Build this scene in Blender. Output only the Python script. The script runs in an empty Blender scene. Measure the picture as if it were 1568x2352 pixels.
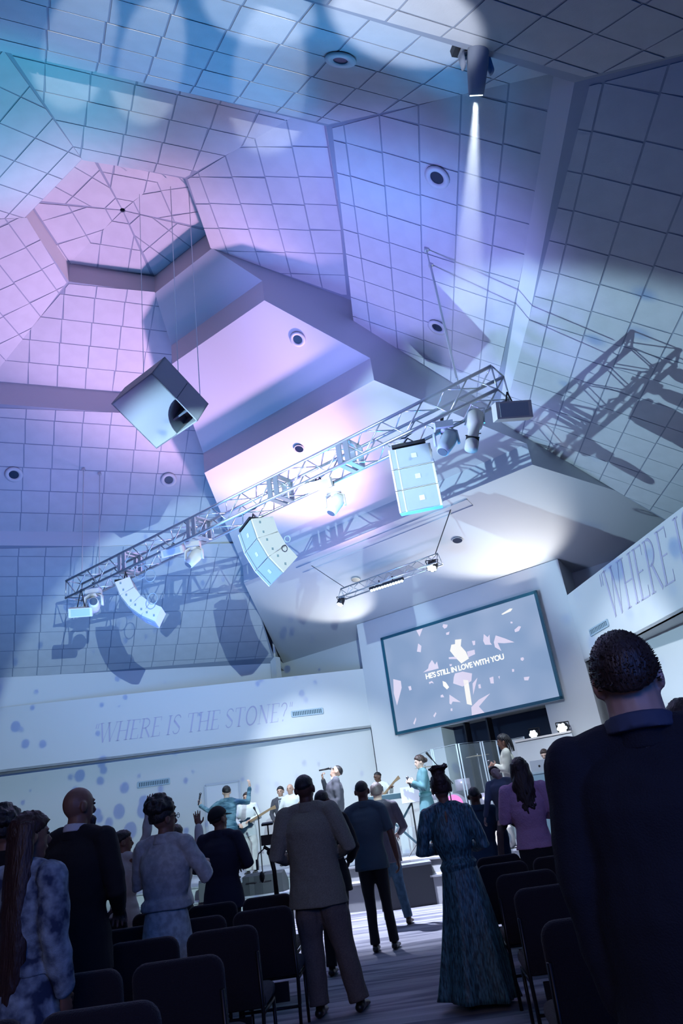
import bpy, bmesh, math, random
import numpy as np
from math import sin, cos, pi, radians as rad
from mathutils import Vector as V, Matrix as M, noise, Quaternion
random.seed(7)
S = bpy.context.scene
COL = S.collection

# ------------------------------------------------------------------ camera
CZ = 1.34
FPX, PITCH, ROLL = 1644.51, 0.408708, 0.141779
F_ = V((0, cos(PITCH), sin(PITCH)))
R0 = V((1, 0, 0)); U0 = R0.cross(F_)
CR = cos(ROLL) * R0 - sin(ROLL) * U0
CU = cos(ROLL) * U0 + sin(ROLL) * R0
cam_d = bpy.data.cameras.new('camera'); cam = bpy.data.objects.new('camera', cam_d); COL.objects.link(cam)
cam.matrix_world = M(((CR.x, CU.x, -F_.x, 0), (CR.y, CU.y, -F_.y, 0), (CR.z, CU.z, -F_.z, CZ), (0, 0, 0, 1)))
cam_d.sensor_fit = 'VERTICAL'; cam_d.sensor_height = 36; cam_d.lens = FPX / 2352 * 36
cam_d.clip_end = 200
S.camera = cam
CAMP = V((0, 0, CZ))

def ray(px, py): return CR * ((px - 784) / FPX) - CU * ((py - 1176) / FPX) + F_
def at(px, py, d):                      # point on the sight line at horizontal distance d
    r = ray(px, py); return CAMP + r * (d / math.hypot(r.x, r.y))
def at_z(px, py, z):
    r = ray(px, py); return CAMP + r * ((z - CZ) / r.z)
def hitp(px, py, p0, n):
    r = ray(px, py); return CAMP + r * ((p0 - CAMP).dot(n) / r.dot(n))
def pix(P):
    P = V(P) - CAMP; z = P.dot(F_)
    return (784 + FPX * P.dot(CR) / z, 1176 - FPX * P.dot(CU) / z, z)

# room frame: centre of the six-sided dome, stage axis SU, across-stage axis SW
CEN = V((-3.4713, 10.4927, 0))
SA = rad(35.065)
SU = V((sin(SA), cos(SA), 0)); SW = V((cos(SA), -sin(SA), 0)); UP = V((0, 0, 1))
def spw(s, w, z): return CEN + SU * s + SW * w + UP * z

# ------------------------------------------------------------------ colour management, world
S.view_settings.view_transform = 'Standard'; S.view_settings.look = 'None'
S.view_settings.gamma = 1; S.view_settings.exposure = 0.0
S.view_settings.use_curve_mapping = False
S.cycles.use_denoising = True
S.cycles.max_bounces = 6; S.cycles.diffuse_bounces = 1; S.cycles.glossy_bounces = 3
S.cycles.transmission_bounces = 6; S.cycles.transparent_max_bounces = 12; S.cycles.volume_bounces = 0
S.cycles.caustics_reflective = False; S.cycles.caustics_refractive = False
S.cycles.sample_clamp_indirect = 4
S.cycles.volume_step_rate = 4
W = bpy.data.worlds.new('world'); S.world = W; W.use_nodes = True
W.node_tree.nodes['Background'].inputs[0].default_value = (0.10, 0.16, 0.42, 1)
W.node_tree.nodes['Background'].inputs[1].default_value = 0.03

# ------------------------------------------------------------------ lights
def aim(o, loc, tgt):
    o.location = loc; o.rotation_euler = (V(tgt) - V(loc)).to_track_quat('-Z', 'Y').to_euler()
def spot(loc, tgt, energy, col, size, blend=0.3, radius=0.05, gobo=None):
    d = bpy.data.lights.new('spot_light', 'SPOT'); o = bpy.data.objects.new('spot_light', d); COL.objects.link(o)
    d.energy = energy; d.color = col; d.spot_size = rad(size); d.spot_blend = blend; d.shadow_soft_size = radius
    aim(o, loc, tgt)
    if gobo: gobo(d)
    return o
def area(loc, tgt, energy, col, sx, sy):
    d = bpy.data.lights.new('area_light', 'AREA'); o = bpy.data.objects.new('area_light', d); COL.objects.link(o)
    d.energy = energy; d.color = col; d.shape = 'RECTANGLE'; d.size = sx; d.size_y = sy
    aim(o, loc, tgt); return o

def gobo_noise(scale, lo, hi, floor, voronoi=False, seed=0.0, stretch=(1, 1, 1), c1=(1, 1, 1), c0=None):
    def f(d):
        d.use_nodes = True; nt = d.node_tree; N = nt.nodes; L = nt.links
        em = [n for n in N if n.type == 'EMISSION'][0]
        tc = N.new('ShaderNodeTexCoord'); mp = N.new('ShaderNodeMapping')
        mp.inputs['Location'].default_value = (seed, seed * .7, 0); mp.inputs['Scale'].default_value = stretch
        L.new(tc.outputs['Normal'], mp.inputs[0])
        if voronoi:
            t = N.new('ShaderNodeTexVoronoi'); t.inputs['Scale'].default_value = scale; out = t.outputs['Distance']
            ns = N.new('ShaderNodeTexNoise'); ns.inputs['Scale'].default_value = scale * .22
            L.new(mp.outputs[0], ns.inputs['Vector'])
            ad = N.new('ShaderNodeMath'); ad.operation = 'MULTIPLY_ADD'; ad.inputs[1].default_value = -1.15; ad.inputs[2].default_value = 0.54
            L.new(ns.outputs[0], ad.inputs[0])
            sm = N.new('ShaderNodeMath'); sm.operation = 'ADD'
            L.new(t.outputs['Distance'], sm.inputs[0]); L.new(ad.outputs[0], sm.inputs[1]); out = sm.outputs[0]
        else:
            t = N.new('ShaderNodeTexNoise'); t.inputs['Scale'].default_value = scale; t.inputs['Detail'].default_value = 1.5
            out = t.outputs[0]
        L.new(mp.outputs[0], t.inputs['Vector'])
        mr = N.new('ShaderNodeMapRange'); mr.interpolation_type = 'SMOOTHSTEP'
        mr.inputs[1].default_value = lo; mr.inputs[2].default_value = hi
        L.new(out, mr.inputs[0])
        mx = N.new('ShaderNodeMix'); mx.data_type = 'RGBA'
        k = c0 if c0 else (floor, floor, floor)
        mx.inputs[6].default_value = (*k, 1); mx.inputs[7].default_value = (*c1, 1)
        L.new(mr.outputs[0], mx.inputs[0]); L.new(mx.outputs[2], em.inputs['Color'])
    return f

def hexv0(r, z, k):
    a = rad(60 * k - 90); return spw(r * 0.94394 * cos(a), r * sin(a), z)
_a, _b, _c = hexv0(4.9707, 10.989, 3), hexv0(4.9707, 10.989, 4), hexv0(8.1349, 9.039, 3); _n = (_b - _a).cross(_c - _a).normalized()
def onDE(px, py): return hitp(px, py, _a, _n)
# radiant output (r, g, b) of every lamp and added fill
E_ = {'proj_left': (4300, 6300, 7000),
 'proj_right': (3500, 5600, 7000),
 'pink_main': (1000, 620, 1050),
 'pink_dome': (5600, 3200, 5200),
 'pink_low': (70, 50, 80),
 'blue_near': (0, 26, 150),
 'teal': (0, 1900, 2600),
 'blue_left': (50, 150, 420),
 'patch_a': (600, 700, 820),
 'patch_b': (1150, 1250, 1450),
 'patch_c': (2100, 2300, 2500),
 'patch_d': (1900, 2100, 2400),
 'stage': (600, 720, 820),
 'wash_l': (900, 1050, 1090),
 'wash_r': (665.5, 765.3, 831.9),
 'up_r': (330, 332, 325),
 'up_l': (170, 172, 170),
 'right_blue': (1000, 1050, 3300),
 'blue_top': (0, 1300, 3300),
 'stage_back': (100, 190, 300),
 'left_fill': (420, 200, 640),
 'floor_pool': (20000, 21500, 27000),
 'pink_left': (300, 200, 520),
 'rear_fill': (64, 50, 43),
 'pink_ceil': (210, 190, 260)}
def lit(key, k=1.0):
    r, g, b = [v * k for v in E_[key]]; e = max(r, g, b, 1e-6); return e, (r / e, g / e, b / e)
# picture projectors thrown from the rear of the hall onto both side walls
e, c = lit('proj_left'); spot((1.6, 0.0, 5.3), (-3.7, 20.8, 4.3), e, c, 35, 0.14, 0.02, gobo_noise(58, 0.06, 0.20, 0.55, True, 3.1, (1, .8, 1), c0=(.34, .42, .78)))
e, c = lit('proj_right'); spot((-9.5, 8.0, 5.2), (6.3, 13.0, 6.9), e, c, 36, 0.3, 0.03, gobo_noise(20, 0.05, 0.22, 0.55, True, 1.1, (1, 1, 1), c0=(.40, .58, .85)))
# lavender wash from the back of the stage up into the dome
e, c = lit('pink_main'); spot(spw(8.2, -0.3, 3.1), spw(1.0, -0.6, 12.0), e, c, 62, 0.8, 0.45)
e, c = lit('pink_dome'); spot(spw(8.4, 0.3, 2.6), V((-3.2, 12.9, 12.1)), e, c, 42, 0.7, 0.4)
e, c = lit('pink_left'); spot((-3.5, 17.2, 2.6), V((-5.6, 13.2, 11.0)), e, c, 50, 0.8, 0.3)
e, c = lit('blue_top'); spot((1.5, 14.2, 2.4), V((-0.3, 6.0, 10.6)), e, c, 38, 0.9, 0.4)
e, c = lit('pink_low'); spot(spw(6.0, -1.5, 2.9), spw(3.2, -0.2, 10.0), e, c, 78, 0.9, 0.5)
# blue and teal washes on the near sectors
e, c = lit('blue_near'); area((1.5, -2.5, 3.0), (0.5, 4.5, 9.5), e, c, 4, 4)
e, c = lit('teal'); spot((-5.8, 14.8, 2.6), (-4.4, 7.2, 11.9), e, c, 27, 0.8, 0.3)
e, c = lit('blue_left'); area((-4.0, 13.5, 3.6), (-4.5, 15.5, 10), e, c, 5, 3)
e, c = lit('right_blue'); spot((-2.5, 9.0, 3.0), (1.3, 10.6, 9.8), e, c, 58, 0.9, 0.4)
e, c = lit('left_fill'); spot((-2.6, 7.5, 3.0), (-6.3, 13.6, 10.9), e, c, 60, 0.9, 0.5)
e, c = lit('pink_ceil'); spot(spw(6.0, 0.2, 2.8), spw(8.3, 0.0, 7.4), e, c, 120, 0.9, 0.4)  # added lavender lamp to brighten the stage soffit
e, c = lit('rear_fill'); area((-1.0, -5.0, 4.6), (0.0, 8.0, 1.2), e, c, 5, 2)  # added warm fill behind the camera for the audience's backs
# soft round patches on the sector overhead, from added unseen spots inside the hall
for key, q, sz, src in (('patch_a', (595, 20), 13, (-0.8, 4.2, 3.6)), ('patch_b', (935, 35), 18, (-0.8, 4.2, 3.6)), ('patch_c', (185, 95), 6.5, (.3, 1, 4.9)), ('patch_c', (350, 130), 6.5, (.3, 1, 4.9)), ('patch_d', (620, 175), 8, (.3, 1, 4.9))):
    e, c = lit(key); spot(src, onDE(*q), e, c, sz, 0.4, 0.04)
# stage front light and wall wash
for w_ in (-3.6, -1.0, 1.6, 4.2):
    e, c = lit('stage'); spot(spw(3.15, w_, 6.3), spw(7.4, w_ * .9, 1.0), e, c, 62, 0.6, 0.12)
e, c = lit('wash_l'); spot(spw(4.2, -3.0, 6.0), spw(10.2, -4.2, 2.2), e, c, 46, 0.7, 0.1)
e, c = lit('wash_r'); spot(spw(4.2, 4.0, 6.0), spw(10.2, 4.6, 2.4), e, c, 50, 0.7, 0.1)
e, c = lit('stage_back'); spot(spw(5.0, 0.0, 5.0), spw(10.5, 0.0, 5.8), e, c, 80, 0.8, 0.2)
e, c = lit('floor_pool'); spot(spw(3.3, 0.4, 6.0), spw(3.3, 1.6, 0), e, c, 60, 0.8, 0.1)
# added uplights without bodies, high beside the screen, for the bright soffit patches
e, c = lit('up_r'); spot(spw(9.9, 2.3, 4.7), spw(9.1, 2.2, 7.1), e, c, 88, 0.5, 0.08)
e, c = lit('up_l'); spot(spw(9.9, -2.9, 5.1), spw(9.1, -3.0, 7.1), e, c, 78, 0.5, 0.08)

# ------------------------------------------------------------------ materials
MATS = {}
def mat(name, col, rough=0.7, metal=0.0, bump=0.0, bscale=60.0, vary=0.0, vscale=8.0, col2=None, emit=None, estr=0, alpha=None, trans=0, coords='Object', stretch=(1, 1, 1), sheen=0, detail=3, spec=None):
    if name in MATS: return MATS[name]
    m = bpy.data.materials.new(name); m.use_nodes = True; nt = m.node_tree; N = nt.nodes; L = nt.links
    b = N['Principled BSDF']; b.inputs['Base Color'].default_value = (*col, 1); b.inputs['Roughness'].default_value = rough
    b.inputs['Metallic'].default_value = metal
    if spec is not None: b.inputs['Specular IOR Level'].default_value = spec
    if sheen: b.inputs['Sheen Weight'].default_value = sheen
    tc = N.new('ShaderNodeTexCoord'); mp = N.new('ShaderNodeMapping'); mp.inputs['Scale'].default_value = stretch
    L.new(tc.outputs[coords], mp.inputs[0])
    if vary or col2:
        t = N.new('ShaderNodeTexNoise'); t.inputs['Scale'].default_value = vscale; t.inputs['Detail'].default_value = detail
        L.new(mp.outputs[0], t.inputs['Vector'])
        r = N.new('ShaderNodeValToRGB'); r.color_ramp.elements[0].position = 0.38; r.color_ramp.elements[1].position = 0.62
        c2 = col2 if col2 else tuple(max(0, c * (1 - vary)) for c in col)
        r.color_ramp.elements[0].color = (*c2, 1); r.color_ramp.elements[1].color = (*col, 1)
        L.new(t.outputs[0], r.inputs[0]); L.new(r.outputs[0], b.inputs['Base Color'])
    if bump:
        t = N.new('ShaderNodeTexNoise'); t.inputs['Scale'].default_value = bscale; t.inputs['Detail'].default_value = 4
        L.new(mp.outputs[0], t.inputs['Vector'])
        bp = N.new('ShaderNodeBump'); bp.inputs['Strength'].default_value = bump; bp.inputs['Distance'].default_value = 0.01
        L.new(t.outputs[0], bp.inputs['Height']); L.new(bp.outputs[0], b.inputs['Normal'])
    if emit:
        b.inputs['Emission Color'].default_value = (*emit, 1); b.inputs['Emission Strength'].default_value = estr
    if trans: b.inputs['Transmission Weight'].default_value = trans; b.inputs['IOR'].default_value = 1.45
    if alpha is not None: b.inputs['Alpha'].default_value = alpha
    MATS[name] = m; return m

PLASTER = mat('painted_plaster', (0.62, 0.62, 0.64), 0.75, bump=0.08, bscale=30)
TILE = mat('ceiling_tile', (0.60, 0.60, 0.62), 0.9, bump=0.25, bscale=90, vary=0.05, vscale=3)
GRIDM = mat('tile_grid', (0.30, 0.33, 0.40), 0.6)
WALLM = mat('wall_paint', (0.62, 0.62, 0.65), 0.7, bump=0.05, bscale=25)
DARKW = mat('dark_alcove', (0.02, 0.03, 0.06), 0.8)
ALU = mat('aluminium', (0.62, 0.65, 0.68), 0.32, 0.85, bump=0.05, bscale=80)
WHITEP = mat('white_cabinet', (0.80, 0.72, 0.68), 0.5, bump=0.1, bscale=120)
GRILLE = mat('speaker_grille', (0.34, 0.38, 0.42), 0.55, 0.3, bump=0.4, bscale=300)
CABLE = mat('black_cable', (0.02, 0.02, 0.025), 0.6)
BLACKM = mat('black_metal', (0.025, 0.025, 0.03), 0.45, 0.4)
STEELW = mat('steel_wire', (0.6, 0.62, 0.66), 0.4, 0.7)
LENS = mat('lit_lens', (1, 1, 1), 0.3, emit=(0.75, 0.95, 1.0), estr=9)

# ------------------------------------------------------------------ mesh helpers
class MB:
    def __init__(s): s.v = []; s.f = []; s.m = []
    def add(s, vs, fs, mi=0):
        o = len(s.v); s.v += [tuple(v) for v in vs]; s.f += [tuple(i + o for i in f) for f in fs]; s.m += [mi] * len(fs); return s
    def box(s, c, size, rot=None, mi=0, taper=1.0):
        c = V(c); hx, hy, hz = [k / 2 for k in size]; vs = []
        for z in (-hz, hz):
            k = taper if z > 0 else 1
            for x, y in ((-hx, -hy), (hx, -hy), (hx, hy), (-hx, hy)):
                p = V((x * k, y * k, z)); vs.append(c + (rot @ p if rot else p))
        return s.add(vs, [(0, 3, 2, 1), (4, 5, 6, 7), (0, 1, 5, 4), (1, 2, 6, 5), (2, 3, 7, 6), (3, 0, 4, 7)], mi)
    def prism(s, poly, d, mi=0):        # polygon (list of V) extruded along d
        n = len(poly); d = V(d); vs = [V(p) for p in poly] + [V(p) + d for p in poly]
        fs = [tuple(range(n))[::-1], tuple(range(n, 2 * n))] + [(i, (i + 1) % n, n + (i + 1) % n, n + i) for i in range(n)]
        return s.add(vs, fs, mi)
    def tube(s, pts, rad_, seg=8, ref=None, caps=True, mi=0, fold=None, round_=False):
        pts = [V(p) for p in pts]; n = len(pts)
        if not isinstance(rad_, (list, tuple)): rad_ = [rad_] * n
        rr = [(r, r) if not isinstance(r, (tuple, list)) else r for r in rad_]
        if round_:
            d0 = (pts[0] - pts[1]).normalized(); d1 = (pts[-1] - pts[-2]).normalized()
            a0 = sum(rr[0]) / 2; a1 = sum(rr[-1]) / 2
            P0 = [(pts[0] + d0 * a0 * sin(t), (rr[0][0] * cos(t), rr[0][1] * cos(t))) for t in (rad(80), rad(55), rad(28))]
            P1 = [(pts[-1] + d1 * a1 * sin(t), (rr[-1][0] * cos(t), rr[-1][1] * cos(t))) for t in (rad(28), rad(55), rad(80))]
            pts = [p for p, r in P0] + pts + [p for p, r in P1]; rr = [r for p, r in P0] + rr + [r for p, r in P1]; n = len(pts)
        vs = []; xprev = None
        for i, p in enumerate(pts):
            t = (pts[min(i + 1, n - 1)] - pts[max(i - 1, 0)])
            t = t.normalized() if t.length > 1e-9 else V((0, 0, 1))
            if ref is not None:
                x = V(ref) - t * V(ref).dot(t)
                if x.length < 1e-4: x = t.orthogonal()
            elif xprev is None: x = t.orthogonal()
            else:
                x = xprev - t * xprev.dot(t)
                if x.length < 1e-4: x = t.orthogonal()
            x = x.normalized(); xprev = x; y = t.cross(x)
            for k in range(seg):
                a = 2 * pi * k / seg; q = 1.0
                if fold: q = 1 + fold(i / (n - 1), a)
                vs.append(p + x * (rr[i][0] * cos(a) * q) + y * (rr[i][1] * sin(a) * q))
        fs = [(i * seg + k, i * seg + (k + 1) % seg, (i + 1) * seg + (k + 1) % seg, (i + 1) * seg + k) for i in range(n - 1) for k in range(seg)]
        if caps: fs += [tuple(range(seg))[::-1], tuple((n - 1) * seg + k for k in range(seg))]
        return s.add(vs, fs, mi)
    def ball(s, c, r, rot=None, seg=12, rings=8, mi=0):
        c = V(c); r = r if isinstance(r, (tuple, list)) else (r, r, r); vs = []
        for i in range(1, rings):
            th = pi * i / rings
            for k in range(seg):
                a = 2 * pi * k / seg; p = V((r[0] * sin(th) * cos(a), r[1] * sin(th) * sin(a), r[2] * cos(th)))
                vs.append(c + (rot @ p if rot else p))
        t = V((0, 0, r[2])); vs += [c + (rot @ t if rot else t), c - (rot @ t if rot else t)]; T = len(vs) - 2
        fs = [(i * seg + k, (i + 1) * seg + k, (i + 1) * seg + (k + 1) % seg, i * seg + (k + 1) % seg) for i in range(rings - 2) for k in range(seg)]
        fs += [(T, k, (k + 1) % seg) for k in range(seg)] + [(T + 1, (rings - 2) * seg + (k + 1) % seg, (rings - 2) * seg + k) for k in range(seg)]
        return s.add(vs, fs, mi)
    def disc(s, c, r, n, h=0.01, seg=20, mi=0, inner=0):   # flat ring / disc with thickness
        n = V(n).normalized(); x = n.orthogonal().normalized(); y = n.cross(x); c = V(c)
        if inner:
            vs = []
            for hh, r_ in ((0, r), (h, r), (h, inner), (0, inner)):
                vs += [c + n * hh + (x * cos(2 * pi * k / seg) + y * sin(2 * pi * k / seg)) * r_ for k in range(seg)]
            fs = [(j * seg + k, j * seg + (k + 1) % seg, ((j + 1) % 4) * seg + (k + 1) % seg, ((j + 1) % 4) * seg + k) for j in range(4) for k in range(seg)]
            return s.add(vs, fs, mi)
        return s.prism([c + (x * cos(2 * pi * k / seg) + y * sin(2 * pi * k / seg)) * r for k in range(seg)], n * h, mi)
    def mesh(s, name, mats, smooth=False):
        me = bpy.data.meshes.new(name); me.from_pydata(s.v, [], s.f)
        for m in (mats if isinstance(mats, (list, tuple)) else [mats]): me.materials.append(m)
        me.polygons.foreach_set('material_index', s.m)
        bm = bmesh.new(); bm.from_mesh(me); bmesh.ops.recalc_face_normals(bm, faces=bm.faces); bm.to_mesh(me); bm.free()
        if smooth: me.polygons.foreach_set('use_smooth', [True] * len(me.polygons))
        me.update(); return me
    def build(s, name, mats, parent=None, smooth=False, kind=None):
        return link(name, s.mesh(name, mats, smooth), parent, kind)

def link(name, me, parent=None, kind=None):
    o = bpy.data.objects.new(name, me); COL.objects.link(o)
    if parent is not None: o.parent = parent
    if kind: o['kind'] = kind
    return o
def tag(o, label=None, cat=None, group=None, kind=None):
    if label: o['label'] = label
    if cat: o['category'] = cat
    if group: o['group'] = group
    if kind: o['kind'] = kind
    return o
def thing(name, label, cat, loc=(0, 0, 0), rotz=0, group=None):
    o = bpy.data.objects.new(name, None); COL.objects.link(o); o.location = loc; o.rotation_euler = (0, 0, rotz)
    o.empty_display_size = 0.1
    return tag(o, label, cat, group)
def clone(root, loc, rotz, label, group=None):
    r = root.copy(); COL.objects.link(r); r.location = loc; r.rotation_euler = (0, 0, rotz); r['label'] = label
    if group: r['group'] = group
    for ch in list(root.children):
        c = ch.copy(); COL.objects.link(c); c.parent = r
        for g in ch.children:
            d = g.copy(); COL.objects.link(d); d.parent = c
    return r

# ------------------------------------------------------------------ the dome
RST = 0.94394
R_0, Z_0, Z_RIM, Z_APX = 1.833, 12.431, 12.897, 13.06
R_1, Z_1A, Z_1B = 4.9707, 11.575, 10.989
R_2, Z_2A, R_2B, Z_2B = 8.1349, 9.039, 8.3043, 8.700
R_3, Z_3 = 12.55, 6.255
def hexv(r, z, k):
    a = rad(60 * (k % 6) - 90); return spw(r * RST * cos(a), r * sin(a), z)
def quad(mb, a, b, c, d, th=0.03, out=None):
    n = (b - a).cross(d - a).normalized()
    if out is not None and n.dot(out) < 0: n = -n
    mb.prism([a, b, c, d], n * th)
def clip(poly, a, b):                   # keep the left side of a->b
    out = []
    for i in range(len(poly)):
        p, q = poly[i], poly[(i + 1) % len(poly)]
        sp = (b[0] - a[0]) * (p[1] - a[1]) - (b[1] - a[1]) * (p[0] - a[0]); sq = (b[0] - a[0]) * (q[1] - a[1]) - (b[1] - a[1]) * (q[0] - a[0])
        if sp >= 0: out.append(p)
        if (sp > 0 > sq) or (sp < 0 < sq):
            t = sp / (sp - sq); out.append((p[0] + (q[0] - p[0]) * t, p[1] + (q[1] - p[1]) * t))
    return out
def area2(p): return abs(sum(p[i][0] * p[(i + 1) % len(p)][1] - p[(i + 1) % len(p)][0] * p[i][1] for i in range(len(p)))) / 2
PT, GAP = 0.622, 0.024
def tiled(name, A, B, Cc, D, x0, y0, only_view=True):
    """sloping trapezoid A-B (upper edge) D-Cc (lower edge) with lay-in tiles as children"""
    e = (B - A).normalized(); m = (A + B) / 2; dn = ((Cc + D) / 2 - m); L = dn.length; dn.normalize()
    n = e.cross(dn).normalized()
    if n.z > 0: n = -n                  # into the room
    mb = MB(); mb.prism([A, B, Cc, D], -n * 0.05)
    root = mb.build(name, GRIDM, kind='structure')
    q = lambda P: ((P - m).dot(e), (P - m).dot(dn))
    P2 = [q(A), q(B), q(Cc), q(D)]
    s_ = sum(P2[i][0] * P2[(i + 1) % 4][1] - P2[(i + 1) % 4][0] * P2[i][1] for i in range(4))
    if s_ < 0: P2 = P2[::-1]
    full = None; h = (PT - GAP) / 2
    nx = int(max(abs(p[0]) for p in P2) / PT) + 2; ny = int(L / PT) + 2; cnt = 0
    for i in range(-nx, nx + 1):
        for j in range(-1, ny + 1):
            cx, cy = x0 + (i + .5) * PT, y0 + (j + .5) * PT
            sq = [(cx - h, cy - h), (cx + h, cy - h), (cx + h, cy + h), (cx - h, cy + h)]; pl = sq
            for a in range(4):
                p, r = P2[a], P2[(a + 1) % 4]; ln = math.hypot(r[0] - p[0], r[1] - p[1]); nx_, ny_ = -(r[1] - p[1]) / ln * GAP / 2, (r[0] - p[0]) / ln * GAP / 2
                pl = clip(pl, (p[0] + nx_, p[1] + ny_), (r[0] + nx_, r[1] + ny_))
                if len(pl) < 3: break
            if len(pl) < 3 or area2(pl) < 0.004: continue
            c = m + e * cx + dn * cy; X = pix(c)
            if only_view and not (X[2] > 0 and -260 < X[0] < 1828 and -260 < X[1] < 2400): continue
            lift = 0.0015 * ((i * 7 + j * 13) % 3)
            if area2(pl) > 0.98 * (2 * h) ** 2:
                if full is None:
                    f = MB(); f.prism([V((-h, -h, 0)), V((h, -h, 0)), V((h, h, 0)), V((-h, h, 0))], V((0, 0, 0.006))); full = f.mesh('tile', TILE)
                o = link('tile', full, root); y_ = n.cross(e)
                o.matrix_world = M(((e.x, y_.x, n.x, c.x + n.x * lift), (e.y, y_.y, n.y, c.y + n.y * lift), (e.z, y_.z, n.z, c.z + n.z * lift), (0, 0, 0, 1)))
            else:
                f = MB(); f.prism([m + e * a + dn * b + n * lift for a, b in pl], n * 0.006); f.build('tile', TILE, root)
            cnt += 1
    return root
for k in range(6):
    a, b = hexv(R_0, Z_RIM, k), hexv(R_0, Z_RIM, k + 1); apx = CEN + UP * Z_APX
    t_ = 0.03
    tiled('ceiling', apx + (a - apx) * t_, apx + (b - apx) * t_, b, a, 0.3, 0.25, True)
    # upright band of the lantern
    mb = MB(); out = ((a + b) / 2 - CEN); out.z = 0
    quad(mb, hexv(R_0, Z_0, k), hexv(R_0, Z_0, k + 1), b, a, 0.06, out); mb.build('trim_1', PLASTER, kind='structure')
    if k == 1: continue
    tiled('ceiling', hexv(R_0, Z_0, k), hexv(R_0, Z_0, k + 1), hexv(R_1, Z_1A, k + 1), hexv(R_1, Z_1A, k), 0.3, -0.31)
    tiled('ceiling', hexv(R_1, Z_1B, k), hexv(R_1, Z_1B, k + 1), hexv(R_2, Z_2A, k + 1), hexv(R_2, Z_2A, k), 0.3, -0.30)
    tiled('ceiling', hexv(R_2B, Z_2B, k), hexv(R_2B, Z_2B, k + 1), hexv(R_3, Z_3, k + 1), hexv(R_3, Z_3, k), 0.3, -0.30)
    mb = MB(); quad(mb, hexv(R_1, Z_1A, k), hexv(R_1, Z_1A, k + 1), hexv(R_1, Z_1B, k + 1), hexv(R_1, Z_1B, k), 0.05, out)
    mb.build('trim_2', PLASTER, kind='structure')
    mb = MB(); quad(mb, hexv(R_2, Z_2A, k), hexv(R_2, Z_2A, k + 1), hexv(R_2B, Z_2B, k + 1), hexv(R_2B, Z_2B, k), 0.05, out + UP * 8)
    mb.build('trim_3', PLASTER, kind='structure')
# stepped plaster soffit over the stage
PROF = [(1.4984, Z_0), (2.35, 11.76), (2.35, 11.25), (4.2, 10.10), (4.2, 9.55), (7.1, 8.29), (7.1, 7.78), (11.5, 6.45)]
HW = 0.6117
S_TRI = lambda s: s * HW
for i in range(len(PROF) - 1):
    (s0, z0), (s1, z1) = PROF[i], PROF[i + 1]; mb = MB()
    quad(mb, spw(s0, -S_TRI(s0), z0), spw(s0, S_TRI(s0), z0), spw(s1, S_TRI(s1), z1), spw(s1, -S_TRI(s1), z1), 0.04, SU * (1 if s0 == s1 else 0) + UP * (0 if s0 == s1 else 1))
    mb.build('ceiling' if s0 != s1 else 'trim_4', PLASTER, kind='structure')
def dome_z(r):
    if r <= R_1: return Z_0 + (Z_1A - Z_0) * (r - R_0) / (R_1 - R_0)
    if r <= R_2: return Z_1B + (Z_2A - Z_1B) * (r - R_1) / (R_2 - R_1)
    return Z_2B + (Z_3 - Z_2B) * (r - R_2B) / (R_3 - R_2B)
for sg in (-1, 1):                      # cheeks of the soffit along the two hips
    hp = lambda s, z: spw(s, sg * S_TRI(s), z); K = RST * cos(rad(30))
    mb = MB(); ss = [1.4984, 2.35, 2.3501, K * R_1, K * R_1 + 1e-4, 4.2, 4.2001, K * R_2, K * R_2B, 7.1, 7.1001, 8.5, 10.0, 11.5]
    ss.sort()
    def bot(s):
        for i in range(len(PROF) - 1):
            (s0, z0), (s1, z1) = PROF[i], PROF[i + 1]
            if s1 > s0 and s0 - 1e-5 <= s <= s1 + 1e-5 and not (abs(s - s1) < 5e-6 and False):
                if s - s0 > 5e-5 or i == 0 or abs(s - s1) < 1e-9 or True:
                    zz = z0 + (z1 - z0) * (s - s0) / (s1 - s0)
                    res = zz
                    if abs(s - s1) < 1e-6: return res
                    if s > s0: return res
                    best = res
        return best
    for a, b in zip(ss[:-1], ss[1:]):
        if b - a < 1e-3: continue
        e_ = 2e-4; ta, tb = dome_z((a + e_) / K), dome_z((b - e_) / K); ba, bb = bot(a + e_), bot(b - e_)
        ta, tb = max(ta, ba) + 0.02, max(tb, bb) + 0.02
        th = (SW * (-sg)) * 0.03
        mb.prism([hp(a, ba), hp(b, bb), hp(b, tb), hp(a, ta)], th)
    mb.build('trim_5', PLASTER, kind='structure')
# recessed light slot over the stage
mb = MB(); sl = (6.45 - 7.78) / (11.5 - 7.1)
zs = lambda s: 7.78 + sl * (s - 7.1)
for a, b in ((7.30, 7.32), (7.56, 7.58)):
    mb.prism([spw(a, -2.6, zs(a) - .03), spw(a, 2.6, zs(a) - .03), spw(b, 2.6, zs(b) - .03), spw(b, -2.6, zs(b) - .03)], UP * 0.05)
mb.prism([spw(7.30, -2.6, zs(7.3) - .01), spw(7.30, 2.6, zs(7.3) - .01), spw(7.58, 2.6, zs(7.58) - .01), spw(7.58, -2.6, zs(7.58) - .01)], UP * 0.005)
mb.build('trim_6', PLASTER, kind='structure')
# flat soffit that closes the hall outside the dome
mb = MB()
for k in range(6):
    a, b = hexv(R_3, Z_3, k), hexv(R_3, Z_3, k + 1)
    if k == 1: continue
    mb.prism([a, b, CEN + (b - CEN) * 2.2 - UP * (b.z * 1.2), CEN + (a - CEN) * 2.2 - UP * (a.z * 1.2)] if False else [a, b, V((CEN.x + (b.x - CEN.x) * 2.2, CEN.y + (b.y - CEN.y) * 2.2, b.z)), V((CEN.x + (a.x - CEN.x) * 2.2, CEN.y + (a.y - CEN.y) * 2.2, a.z))], UP * 0.05)
mb.build('ceiling', PLASTER, kind='structure')

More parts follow.
